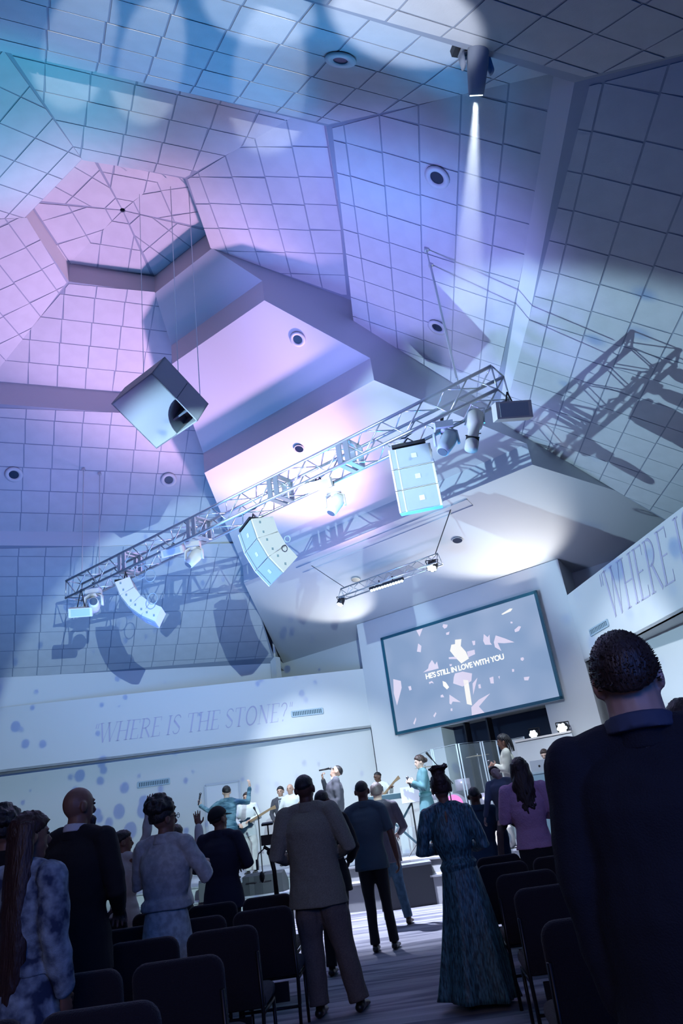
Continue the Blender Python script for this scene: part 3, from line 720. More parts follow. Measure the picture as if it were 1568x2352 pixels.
def led_par(label, c, tgt): return par_can(c, tgt, label, lit=False, r=.12)
pA = tpl(1015, 965); mover('small grey moving lamp between the right speaker array and the truss cables', V((pA.x, pA.y, 6.92)), spw(0, 3, 2), 1.1, mat('pale_case', (.5, .56, .6), .5))
pB = tpl(1092, 930); root = thing('profile_spot', 'white long-barrelled spotlight under the right end of the front truss', 'stage light', V((pB.x, pB.y, 6.9)))
d = V((-.32, -.15, -.94)).normalized(); m = MB(); m.tube([d * .05, d * .12, d * .34, d * .36, d * .62, d * .64, d * .78], [.07, .13, .12, .085, .08, .10, .10], 16); m.build('barrel', WHITEP, root, True)
m = MB(); m.tube([(-.12, 0, .0), d * .3 + V((-.15, 0, 0))], .012, 6); m.tube([(.12, 0, 0), d * .3 + V((.15, 0, 0))], .012, 6); m.tube([(-.12, 0, 0), (.12, 0, 0)], .015, 6); m.build('yoke', ALU, root)
m = MB(); m.disc(d * .62 - d * .01, .14, d, .012, 4); m.tube([d * .5 + V((-.12, 0, 0)), d * .5 + V((.12, 0, 0))], .008, 6); m.build('gel_frame', BLACKM, root)
pC = tpl(1160, 915); wash('boxy white lamp at the very right end of the front truss', V((pC.x + .05, pC.y, 6.62)), V((3.5, 4, 5.0)), (.26, .55, .2))
pD = tpl(745, 1118); wash('white flat lamp in the middle of the front truss', V((pD.x - .1, pD.y - .1, 6.8)), V((-2, 6, 4)), (.17, .5, .13))
mover('white moving lamp hanging in the middle of the front truss', V((pD.x + .15, pD.y - .05, 6.72)), spw(0, 0, 1), 1.0)
pE = tpl(402, 1272); wash('white flat lamp on the left half of the front truss', V((pE.x, pE.y - .15, pE.z)), V((-6, 6, 4)), (.16, .5, .12))
pF = tpl(445, 1268); mover('white moving lamp beside the flat lamp on the left half of the front truss', V((pF.x, pF.y, 6.92)), spw(-2, -4, 0), 1.05)
pG = tpl(215, 1372); mover('white moving lamp at the left end of the front truss', V((pG.x, pG.y, 6.95)), V((-3.5, 9, 6.2)), 1.2, longish=1.3)
wash('pale boxy lamp at the far left end of the front truss', V((pG.x - .25, pG.y - .1, 6.42)), V((-4.5, 9, 3)), (.2, .5, .16))
# clutter of cables lying along the truss
m = MB()
for i in range(5):
    pts = []; w0 = -5.3 + i * 2.1
    for t in range(12): pts.append(spw(2.52 + .06 * sin(i + t * .9), w0 + t * .2, 6.97 + .05 * abs(sin(t * 1.3 + i))))
    m.tube(pts, .014, 6)
for (px, py, r_) in ((660, 1238, .05), (322, 1315, .12), (345, 1322, .11), (350, 1375, .10)):
    c = tpl(px, py, 2.5); m.tube([c + V((cos(a) * r_, 0, sin(a) * r_ * 1.2)) for a in [k * pi / 8 for k in range(17)]], .009, 6)
tag(m.build('truss_cabling', mat('pale_cable', (.35, .42, .48), .6)), 'pale and looped cables lying along the front truss', 'cable', kind='stuff')
# ceiling mover with visible beam
bp = hitp(1078, 98, *DE2) ; nd = DE2[1] if DE2[1].z < 0 else -DE2[1]; base = bp + V((0, 0, -.12))
BT = spw(6.5, 1.0, 1.0)
cm = mover('pale moving lamp on the near ceiling tiles throwing a visible beam', base, BT, .98, mat('grey_case', (.30, .33, .40), .5), lit=True, longish=1.35, yaw=.3)
m = MB(); m.box((0, .0, .08), (.36, .26, .10)); m.tube([(0, 0, .1), (0, 0, .3)], .03, 8); m.build('power_unit', BLACKM, cm)
m = MB(); m.ball((.02, -.135, .02), .012); m.build('status_led', mat('red_led', (1, 0, .1), .3, emit=(1, .02, .1), estr=14), cm)
hc = base + V((0, 0, -.31 * .98)); bd = (BT - base - V((0, 0, -.36))).normalized(); tip = hc + bd * .30
spot(tip, tip + bd * 5, 1500, (.8, .9, 1), 14, .45, .03)
m = MB(); m.tube([tip + bd * .02, tip + bd * 3.6], [.07, .52], 28); bo = m.build('haze_beam', None or mat('tmp', (1, 1, 1)), None, True); bo.data.materials.clear()
hz = bpy.data.materials.new('beam_haze'); hz.use_nodes = True; nt = hz.node_tree; nt.nodes.clear(); o_ = nt.nodes.new('ShaderNodeOutputMaterial'); vs = nt.nodes.new('ShaderNodeVolumeScatter'); vs.inputs['Density'].default_value = .35
nt.links.new(vs.outputs[0], o_.inputs['Volume']); bo.data.materials.append(hz); tag(bo, 'pale haze lit by the ceiling lamp beam', 'haze', kind='stuff')

# ------------------------------------------------------------------ projection screen
SP = spw(10.42, 0, 0)
sc = [hitp(x, y, SP, SU) for x, y in [(870, 1470), (1228, 1352), (1293, 1600), (912, 1692)]]
w0 = sum((p - CEN).dot(SW) for p in (sc[0], sc[3])) / 2; w1 = sum((p - CEN).dot(SW) for p in (sc[1], sc[2])) / 2; zt_ = (sc[0].z + sc[1].z) / 2; zb_ = (sc[2].z + sc[3].z) / 2
root = thing('projection_screen', 'large framed projection screen above the stage showing a lyric line', 'screen', spw(10.42, 0, 0))
SC0 = spw(10.42, 0, 0)
m = MB(); fr = .075
for (a0, a1, b0_, b1_) in ((w0, w1, zb_, zb_ + fr), (w0, w1, zt_ - fr, zt_), (w0, w0 + fr, zb_, zt_), (w1 - fr, w1, zb_, zt_)):
    m.prism([SW * a0 + UP * b0_, SW * a1 + UP * b0_, SW * a1 + UP * b1_, SW * a0 + UP * b1_], SU * .08)
m.build('frame', mat('screen_frame', (.01, .09, .14), .4), root)
def screen_mat():
    mm = mat('screen_glow', (.02, .02, .03), .6, emit=(.33, .46, .70), estr=.80); nt = mm.node_tree; N = nt.nodes; L = nt.links; b = N['Principled BSDF']
    tc = N.new('ShaderNodeTexCoord'); n = N.new('ShaderNodeTexNoise'); n.inputs['Scale'].default_value = .9; n.inputs['Detail'].default_value = 1
    L.new(tc.outputs['Object'], n.inputs['Vector']); r = N.new('ShaderNodeValToRGB'); r.color_ramp.elements[0].color = (.27, .40, .64, 1); r.color_ramp.elements[1].color = (.38, .50, .74, 1)
    r.color_ramp.elements[0].position = .35; r.color_ramp.elements[1].position = .65
    L.new(n.outputs[0], r.inputs[0]); L.new(r.outputs[0], b.inputs['Emission Color']); return mm
m = MB(); m.prism([SW * w0 + UP * zb_, SW * w1 + UP * zb_, SW * w1 + UP * zt_, SW * w0 + UP * zt_], SU * .03); sp_ = m.build('panel', screen_mat(), root); sp_.location = SU * .03
SH = mat('shard_glow', (.1, .1, .1), .6, emit=(.78, .72, .92), estr=.85); SH2 = mat('shard_bright', (.1, .1, .1), .6, emit=(.95, .93, .88), estr=.95)
z7 = lambda x, y: (860 + x / 3.484, 1340 + y / 3.484)
shards = [[(330, 375), (380, 360), (355, 425)], [(345, 480), (370, 500), (365, 550), (335, 545)], [(545, 325), (580, 330), (575, 350), (555, 362), (540, 345)], [(568, 395), (595, 385), (590, 408), (570, 412)],
 [(640, 450), (690, 445), (685, 500), (725, 545), (750, 600), (690, 640), (640, 590), (600, 540), (610, 490), (640, 485)], [(735, 545), (795, 530), (800, 565), (745, 590)], [(590, 590), (650, 585), (655, 605), (590, 605)],
 [(870, 405), (900, 430), (915, 410), (920, 470), (935, 490), (880, 490), (865, 460)], [(965, 415), (1040, 440), (1115, 470), (1030, 478), (980, 475), (1010, 540), (960, 510), (950, 470)], [(1010, 245), (1080, 200), (1100, 200), (1085, 222), (1020, 250)],
 [(1115, 370), (1150, 340), (1168, 345), (1150, 380), (1120, 390)], [(1165, 595), (1185, 590), (1192, 605), (1180, 620), (1165, 612)], [(1095, 685), (1112, 685), (1112, 705), (1098, 708)], [(1083, 305), (1098, 305), (1100, 318), (1085, 320)],
 [(455, 612), (480, 650), (495, 625), (508, 680), (430, 700), (385, 712), (425, 680), (430, 650)], [(145, 765), (205, 780), (212, 835), (175, 975), (150, 880)], [(265, 825), (285, 820), (292, 850), (275, 857)], [(540, 780), (565, 790), (592, 830), (575, 848), (545, 820)],
 [(640, 720), (700, 705), (775, 720), (770, 780), (700, 825), (625, 800), (630, 750)], [(705, 770), (745, 775), (775, 975), (735, 965)], [(780, 800), (818, 755), (785, 890)], [(595, 890), (640, 920), (685, 950), (620, 945), (608, 970), (595, 960)],
 [(525, 895), (540, 888), (553, 910), (525, 912)], [(915, 755), (945, 745), (950, 800), (925, 800)], [(825, 810), (842, 805), (848, 838), (830, 840)], [(770, 990), (830, 930), (920, 880), (860, 950), (830, 985), (880, 1040), (775, 1062)],
 [(605, 1000), (618, 1000), (618, 1020), (605, 1020)], [(465, 1060), (485, 1030), (490, 1040), (475, 1072)], [(305, 1120), (325, 1072), (328, 1090), (315, 1130)], [(430, 790), (455, 780), (470, 800), (450, 795), (435, 805)], [(985, 745), (997, 740), (995, 765)], [(775, 460), (800, 458), (800, 490), (785, 495)], [(595, 645), (615, 645), (612, 660), (598, 662)], [(1190, 750), (1235, 745), (1225, 775), (1195, 775)]]
for i, sh in enumerate(shards):
    m = MB(); m.prism([hitp(*z7(x, y), SC0, SU) - SC0 for x, y in sh], SU * .006); o = m.build('picture_shard', SH2 if i in (4, 9, 19, 17) else SH, root); o.location = SU * .022
cu = bpy.data.curves.new('lyric_text', 'FONT'); cu.body = "HE'S STILL IN LOVE WITH YOU"; cu.size = .3; cu.extrude = .004; cu.offset = .008; cu.align_x = 'CENTER'; cu.space_character = .93
tobj = bpy.data.objects.new('lyric_text', cu); COL.objects.link(tobj); tobj.parent = root; cu.materials.append(mat('text_glow', (.1, .1, .1), .6, emit=(.97, .98, .93), estr=1.0))
ta, tb = hitp(978, 1561, SC0, SU), hitp(1157, 1512, SC0, SU); bpy.context.view_layer.update()
L0 = max(v[0] for v in tobj.bound_box) - min(v[0] for v in tobj.bound_box)
k_ = (tb - ta).dot(SW) / L0; mid = (ta + tb) / 2 - SC0
tm_ = bpy.data.meshes.new_from_object(tobj); bpy.data.objects.remove(tobj); tobj = link('lyric_text', tm_, root)
tobj.matrix_local = M(((SW.x * k_, 0, -SU.x, mid.x), (SW.y * k_, 0, -SU.y, mid.y), (0, k_ * 1.05, 0, mid.z), (0, 0, 0, 1))) @ M.Translation((0, 0, -.015))

# ------------------------------------------------------------------ figures
TS = []
def solid(mb, voxel, name, mt, parent, smooth=2, disp=0.0, dscale=(9, 9, 3), seed=0.0, extra=None):
    """fuse overlapping closed pieces into one continuous surface"""
    me = bpy.data.meshes.new('tmp'); me.from_pydata(mb.v, [], mb.f); me.update()
    bm = bmesh.new(); bm.from_mesh(me); bmesh.ops.recalc_face_normals(bm, faces=bm.faces); bm.to_mesh(me); bm.free()
    if not TS:                           # one reusable workbench object in a scene of its own
        TS.append(bpy.data.scenes.new('workbench')); o = bpy.data.objects.new('tmp', me); TS[0].collection.objects.link(o)
        r = o.modifiers.new('r', 'REMESH'); r.mode = 'VOXEL'; o.modifiers.new('s', 'SMOOTH').factor = .5; TS.append(o)
    o = TS[1]; o.data = me; o.modifiers['r'].voxel_size = voxel; o.modifiers['s'].iterations = max(1, smooth)
    TS[0].view_layers[0].update(); dg = TS[0].view_layers[0].depsgraph
    out = bpy.data.meshes.new_from_object(o.evaluated_get(dg)); out.name = name
    if disp:
        n = len(out.vertices); co = np.empty(n * 3, 'f'); no = np.empty(n * 3, 'f')
        out.vertices.foreach_get('co', co); out.vertex_normals.foreach_get('vector', no); co = co.reshape(-1, 3); no = no.reshape(-1, 3)
        q = co * np.array(dscale, 'f') + np.array((seed, 0, seed * .3), 'f')
        f = np.fromiter((noise.noise(p) + .5 * noise.noise((p[0] * 2.3, p[1] * 2.3, p[2] * 2.3)) for p in q.tolist()), 'f', n)
        co += no * (disp * f)[:, None]; out.vertices.foreach_set('co', co.ravel()); out.update()
    if extra:
        bm = bmesh.new(); bm.from_mesh(out); bm.from_mesh(extra); bm.to_mesh(out); bm.free(); bpy.data.meshes.remove(extra)
    out.materials.clear()
    for m in (mt if isinstance(mt, list) else [mt]): out.materials.append(m)
    out.polygons.foreach_set('use_smooth', [True] * len(out.polygons)); out.polygons.foreach_set('material_index', [0] * len(out.polygons)); out.update()
    return link(name, out, parent)

SKIN = {'dark': mat('skin_dark', (.11, .05, .035), .5, bump=.05, bscale=60), 'brown': mat('skin_brown', (.24, .12, .08), .5, bump=.05, bscale=60),
        'light': mat('skin_light', (.55, .33, .25), .5, bump=.05, bscale=60), 'fair': mat('skin_fair', (.70, .47, .38), .5, bump=.05, bscale=60)}
HAIRB = mat('hair_black', (.012, .010, .012), .45, bump=.6, bscale=120, stretch=(1, 1, .25)); HAIRA = mat('hair_auburn', (.040, .016, .014), .45, bump=.6, bscale=120, stretch=(1, 1, .2))
HAIRD = mat('hair_dark_brown', (.035, .018, .014), .45, bump=.6, bscale=120, stretch=(1, 1, .25))
def cloth(name, col, **k): k.setdefault('rough', .85); k.setdefault('bump', .35); k.setdefault('bscale', 220); return mat(name, col, **k)
SHOEM = mat('black_leather', (.012, .012, .015), .35)
EYEM = mat('eye_dark', (.02, .015, .015), .2)

def hand_mb(mb, wr, d, n, side, H, curl=.35, spread=.12, scale=1.0):
    """palm, four unequal bent fingers and a side thumb. d pointing, n palm normal, side=+1 thumb along d x n"""
    d = d.normalized(); n = (n - d * n.dot(d)).normalized(); s = d.cross(n).normalized() * side; k = H * scale
    pl = .052 * k
    mb.tube([wr - d * .01 * k, wr + d * .012 * k, wr + d * pl * .6, wr + d * pl], [(.014 * k, .012 * k), (.018 * k, .010 * k), (.023 * k, .010 * k), (.022 * k, .009 * k)], 10, ref=s, round_=False)
    for i, (off, ln) in enumerate(((.017, .044), (.006, .050), (-.006, .046), (-.017, .036))):
        b = wr + d * pl * .93 + s * off * k; a = spread * (1.2 - i * .8); pts = [b]; ang = 0; q = b
        for j, f in enumerate((.45, .32, .25)):
            ang += curl * (1.15 if j else .8); dd = (d * cos(ang) + n * sin(ang) + s * a).normalized(); q = q + dd * ln * k * f; pts.append(q)
        mb.tube(pts, [.0055 * k, .0052 * k, .0048 * k, .0042 * k], 7, round_=True)
    b = wr + d * pl * .25 + s * .018 * k; dd = (d * .6 + s * .75 + n * .3).normalized(); d2 = (d * .95 + s * .25 + n * (.3 + curl * .4)).normalized()
    mb.tube([b, b + dd * .022 * k, b + dd * .022 * k + d2 * .022 * k], [.0075 * k, .0065 * k, .005 * k], 7, round_=True)

def person(label, hp, d, floor, az, skin='brown', H=None, build=1.0, lean=(0, 0), head=(0, 0, 0), arms=None, legs=None, fem=False, hair=('short', HAIRB), top=None, bottom=None, extra=None,
           eyes=False, collar=None, shoes=SHOEM, res=1.0, curl=(.4, .4), hands=(True, True), xy=None, pelvis_dz=0.0, palm=None, group=None, hand_dir=None, sitz=0, neck=1.0):
    r = ray(*hp); P = CAMP + r * (d / math.hypot(r.x, r.y)) if xy is None else V((xy[0], xy[1], 0))
    if H is None: H = P.z - floor
    # put the head (not the feet) on the sight line
    R = M.Rotation(-rad(az), 3, 'Z'); off = R @ V((lean[0] * H, lean[1] * H, 0))
    root = thing('person', label, 'person', (P.x - off.x, P.y - off.y, floor), -rad(az), group)
    vx = max(.0085, min(.017, d * .00125)) * res; k = H
    A = lambda x, y, z: V((x * k, y * k, z * k))
    w = build * (0.93 if fem else 1.0)
    L3 = V((lean[0] * k, lean[1] * k, 0))
    pel = A(0, 0, .52); che = A(0, .004, .72) + L3 * .65; nb = A(0, -.006, .848) + L3
    shx = .106 * w; SHO = {s: nb + A(s * shx, 0, -.032) for s in (-1, 1)}
    dl = {-1: (A(-.018, -.012, -.165), A(-.02, .03, -.315)), 1: (A(.018, -.012, -.165), A(.02, .03, -.315))}
    if arms:
        for s, v in arms.items(): dl[s] = (A(*v[0]), A(*v[1]))
    JE = {s: SHO[s] + dl[s][0] for s in (-1, 1)}; JW = {s: SHO[s] + dl[s][1] for s in (-1, 1)}
    lg = {-1: ((-.045, .012, .285), (-.05, -.005, .04)), 1: ((.045, .012, .285), (.05, -.005, .04))}
    if legs: lg.update(legs)
    # head frame
    hp0 = nb + A(0, .006, .030); HR = M.Rotation(rad(-head[0]), 3, 'Z') @ M.Rotation(rad(head[1]), 3, 'X') @ M.Rotation(rad(head[2]), 3, 'Y')
    hd = lambda x, y, z: hp0 + HR @ A(x, y, z - .885)
    nr = (.0335 if not fem else .0265) * neck
    b = MB()
    b.tube([nb - A(0, 0, .03), nb + A(0, 0, .01), hp0, hd(0, .002, .91)], [nr * 1.1 * k, nr * 1.02 * k, nr * k, nr * .98 * k], 14)
    b.ball(hd(0, -.002, .944), (.0425 * k, .054 * k, .054 * k), HR, 18, 12)
    b.tube([hd(0, .012, .93), hd(0, .022, .905), hd(0, .030, .884)], [(.037 * k, .040 * k), (.032 * k, .030 * k), (.020 * k, .016 * k)], 14, ref=HR @ V((1, 0, 0)), round_=True)
    b.tube([hd(0, .050, .942), hd(0, .060, .922), hd(0, .056, .916)], [.004 * k, .0075 * k, .006 * k], 8, round_=True)      # nose
    b.ball(hd(0, .0475, .901), (.014 * k, .007 * k, .0055 * k), HR, 10, 6)                                             # lips
    b.ball(hd(0, .045, .953), (.030 * k, .009 * k, .006 * k), HR, 10, 6)                                               # brow
    for s in (-1, 1): b.ball(hd(s * .0465, -.004, .930), (.007 * k, .0145 * k, .0195 * k), HR @ M.Rotation(s * .25, 3, 'Z'), 8, 7)
    b.tube([pel - A(0, 0, .03), A(0, 0, .6) + L3 * .3, che, nb - A(0, 0, .03)], [(.085 * w * k, .06 * k), (.07 * w * k, .052 * k), (.088 * w * k, .06 * k), (.055 * w * k, .04 * k)], 18, ref=(1, 0, 0))
    for s in (-1, 1):
        b.tube([nb + A(s * .02, 0, -.005), SHO[s]], [.022 * k, .028 * k], 10, round_=True)
        b.tube([SHO[s], SHO[s].lerp(JE[s], .5), JE[s], JE[s].lerp(JW[s], .35), JW[s]], [.028 * w * k, .026 * w * k, .022 * k, .022 * k, .0145 * k], 12, round_=True)
        kn, an = A(*lg[s][0]), A(*lg[s][1])
        b.tube([pel + A(s * .045, 0, -.01), pel.lerp(kn, .5) + A(s * .02, 0, 0), kn, kn.lerp(an, .35) - A(0, .006, 0), an], [.044 * w * k, .037 * w * k, .025 * k, .023 * k, .017 * k], 12, round_=True)
    hm = MB(); hv = .0048 if d < 12 else .0075
    for i, s in enumerate((-1, 1)):
        if not hands[i]: continue
        fd = (JW[s] - JE[s]).normalized()
        if hand_dir and s in hand_dir: fd = V(hand_dir[s])
        pn = V(palm[s]) if palm and s in palm else (V((-s, 0, 0)) if abs(fd.z) > .5 else V((0, 0, -1)))
        sg = 1 if (fd.cross(pn)).dot(V((0, 1, 0)) if abs(fd.z) > .5 and abs(fd.y) < .5 else V((-s, 0, .3))) > 0 else -1
        hand_mb(hm, JW[s], fd, pn, sg, k, curl[i])
    extra_me = None
    if hm.v:
        t = solid(hm, hv, 'hand', SKIN[skin], None, 1); extra_me = t.data; bpy.data.objects.remove(t)
    solid(b, vx * .8, 'body', SKIN[skin], root, 2, extra=extra_me)
    if eyes:
        for s in (-1, 1):
            m = MB(); m.ball(hd(s * .017, .0475, .942), (.0075 * k, .006 * k, .0042 * k), HR, 8, 6); m.build('eye', EYEM, root, True)
    ctx = dict(root=root, A=A, hd=hd, HR=HR, k=k, nb=nb, SHO=SHO, JE=JE, JW=JW, L3=L3, w=w, vx=vx, pel=pel, che=che, d=d, lg=lg, fem=fem, nk=neck)
    if hair: do_hair(ctx, *hair)
    if top: upper(ctx, **top)
    if bottom: lower(ctx, **bottom)
    if collar:
        m = MB(); m.tube([nb + A(0, -.002, -.004), nb + A(0, .001, .022)], [(nr * 1.32 * k, nr * 1.42 * k), (nr * 1.2 * k, nr * 1.28 * k)], 18, ref=(1, 0, 0)); solid(m, .008, 'shirt_collar', collar, root, 1)
    if shoes and not (bottom and bottom.get('hide_shoes')):
        for s in (-1, 1):
            an = A(*lg[s][1]); fz = an.z - .035 * k; m = MB()
            m.tube([V((an.x, an.y - .03 * k, fz + .016 * k)), V((an.x, an.y + .02 * k, fz + .017 * k)), V((an.x + s * .006 * k, an.y + .07 * k, fz + .013 * k)), V((an.x + s * .008 * k, an.y + .098 * k, fz + .010 * k))], [(.021 * k, .018 * k), (.024 * k, .018 * k), (.027 * k, .014 * k), (.018 * k, .009 * k)], 12, ref=(1, 0, 0), round_=True)
            m.tube([V((an.x, an.y, fz + .02 * k)), V((an.x, an.y - .002 * k, an.z + .02 * k))], [.022 * k, .021 * k], 10)
            for v in range(len(m.v)): m.v[v] = (m.v[v][0], m.v[v][1], max(m.v[v][2], fz - .004 * k))
            solid(m, .011, 'shoe', shoes, root, 1)
    return ctx

def upper(c, mt, hem=.47, flare=1.0, sleeve=1.0, bulk=1.0, name='jacket', disp=.006, slv_mat=None, waist=.86, long_sleeve=True, coll=True, vent=False, hemy=0.0, shoulder=1.0):
    A, k, nb, SHO, JE, JW, w = c['A'], c['k'], c['nb'], c['SHO'], c['JE'], c['JW'], c['w'] * bulk
    L3 = c['L3']; m = MB()
    zz = lambda f: A(0, 0, f) + L3 * max(0, min(1, (f - .52) / .3))
    wv = waist
    m.tube([zz(hem) + A(0, hemy, 0), zz(max(hem + .03, .53)), zz(.61), zz(.68), zz(.745), zz(.79), nb - A(0, 0, .018), nb + A(0, -.004, .002)],
           [(.108 * w * flare * k, .082 * w * flare * k), (.104 * w * (1 + flare) / 2 * k, .079 * w * k), (.102 * wv * w * k, .078 * wv * w * k), (.104 * w * k, .076 * w * k), (.112 * w * k, .076 * w * k), (.106 * w * k, .066 * w * k), (.066 * w * k, .046 * k), (.040 * k, .038 * k)], 26, ref=(1, 0, 0))
    for s in (-1, 1):
        m.tube([nb + A(s * .016, -.004, -.012), nb.lerp(SHO[s], .5) + A(0, -.002, .004), SHO[s] + A(0, 0, .0)], [.036 * k, .033 * k, .030 * k * shoulder * w], 12, round_=True)
        e, wr = JE[s], JW[s]
        if long_sleeve:
            m.tube([SHO[s], SHO[s].lerp(e, .5), e, e.lerp(wr, .5), e.lerp(wr, .93)], [.036 * w * k * sleeve, .035 * w * k * sleeve, .031 * k * sleeve, .028 * k * sleeve, .024 * k * sleeve], 14, round_=True)
        else:
            m.tube([SHO[s], SHO[s].lerp(e, .5), SHO[s].lerp(e, .88)], [.036 * w * k, .036 * w * k, .035 * w * k], 14)
    o = solid(m, c['vx'] * 1.05, name, mt, c['root'], 2, disp, (7, 7, 9), random.random() * 50)
    if coll:
        q = MB(); nk = c['nk']
        q.tube([nb + A(0, -.004, -.026), nb + A(0, -.004, -.006), nb + A(0, -.003, .018)], [(.056 * k, .044 * k), (.044 * k, .042 * k), (.0365 * nk * k, .0385 * nk * k)], 20, ref=(1, 0, 0)); solid(q, .010, 'collar', mt, c['root'], 1)
    return o

def lower(c, mt, name='trousers', bag=1.0, hem=.05, hide_shoes=False, disp=.006, kind='trousers', folds=10, famp=.05, w_hem=.14, tail=0.0, top=.56, belt=None):
    A, k, w, lg = c['A'], c['k'], c['w'], c['lg']; m = MB()
    if kind == 'trousers':
        m.tube([A(0, 0, .47), A(0, 0, .50), A(0, 0, .56)], [(.088 * w * k, .07 * w * k), (.094 * w * k, .074 * w * k), (.088 * w * k, .066 * w * k)], 20, ref=(1, 0, 0))
        for s in (-1, 1):
            kn, an = A(*lg[s][0]), A(*lg[s][1]); hp = A(s * .048, -.002, .49)
            foot = an + A(0, -.004, hem - .045)
            m.tube([hp, hp.lerp(kn, .5), kn, kn.lerp(foot, .5), foot], [(.052 * w * k, .058 * w * k), (.048 * w * k * bag, .05 * w * k * bag), (.038 * k * bag, .039 * k * bag), (.034 * k * bag, .036 * k * bag), (.033 * k * bag, .036 * k * bag)], 14, ref=(1, 0, 0))
        return solid(m, c['vx'] * 1.05, name, mt, c['root'], 2, disp, (8, 8, 5), random.random() * 50)
    # skirt / dress skirt with folds growing to the hem
    z = [hem, hem + .02, .14, .25, .36, .44, .50, .55, .60]
    pts = [A(-tail * max(0, (.4 - q) / .4) ** 1.5, -.01 * max(0, (.4 - q)), q) for q in z]; W_ = []
    for q in z:
        t = max(0, min(1, (.5 - q) / (.5 - hem))); W_.append(((.102 * w * (1 - t) + w_hem * t) * k, (.084 * w * (1 - t) + w_hem * .8 * t) * k))
    W_[-2] = (.094 * w * k, .075 * w * k); W_[-1] = (.080 * w * k, .063 * w * k)
    ph = random.random() * 6
    m.tube(pts, W_, 72, ref=(1, 0, 0), fold=lambda t, a: famp * (1 - t) ** 1.2 * (sin(folds * a + ph) + .5 * sin((folds * 2 + 1) * a)))
    me = m.mesh(name, mt, True)
    for v in me.vertices:
        p = v.co * 9; v.co += V((v.co.x, v.co.y, 0)).normalized() * disp * noise.noise(V((p.x, p.y, p.z * .3)))
    return link(name, me, c['root'])

def scalp(c, mt, grow=1.12, front=.45, side=-.15, back=-.55, rough=.002, name='hair', top=1.0, seed=0, freq=60, n=40):
    k, hd, HR = c['k'], c['hd'], c['HR']; m = MB(); cen = hd(0, -.004, .944); r = (.0445 * k, .0565 * k, .055 * k); rings = n // 2 + 4
    m.ball((0, 0, 0), 1, None, n, rings); out = []
    for x, y, z in m.v:
        y_ = max(-1, min(1, y)); lim = side + (front - side) * max(0, y_) ** .8 + (back - side) * max(0, -y_) ** .8
        f = max(0, min(1, (z - lim) / .16)); f = f * f * (3 - 2 * f); g = .86 + (grow - .86) * f
        if z > 0: g *= 1 + (top - 1) * z
        p = V((x * r[0] * g, y * r[1] * g, z * r[2] * g)); nz = noise.noise(V((x, y, z)) * freq * .12 + V((seed, 0, 0))) + .6 * noise.noise(V((x, y, z)) * freq * .3)
        p += V((x, y, z)) * rough * k * nz * f * 2; out.append(tuple(cen + HR @ p))
    m.v = out; return m.build(name, mt, c['root'], True)

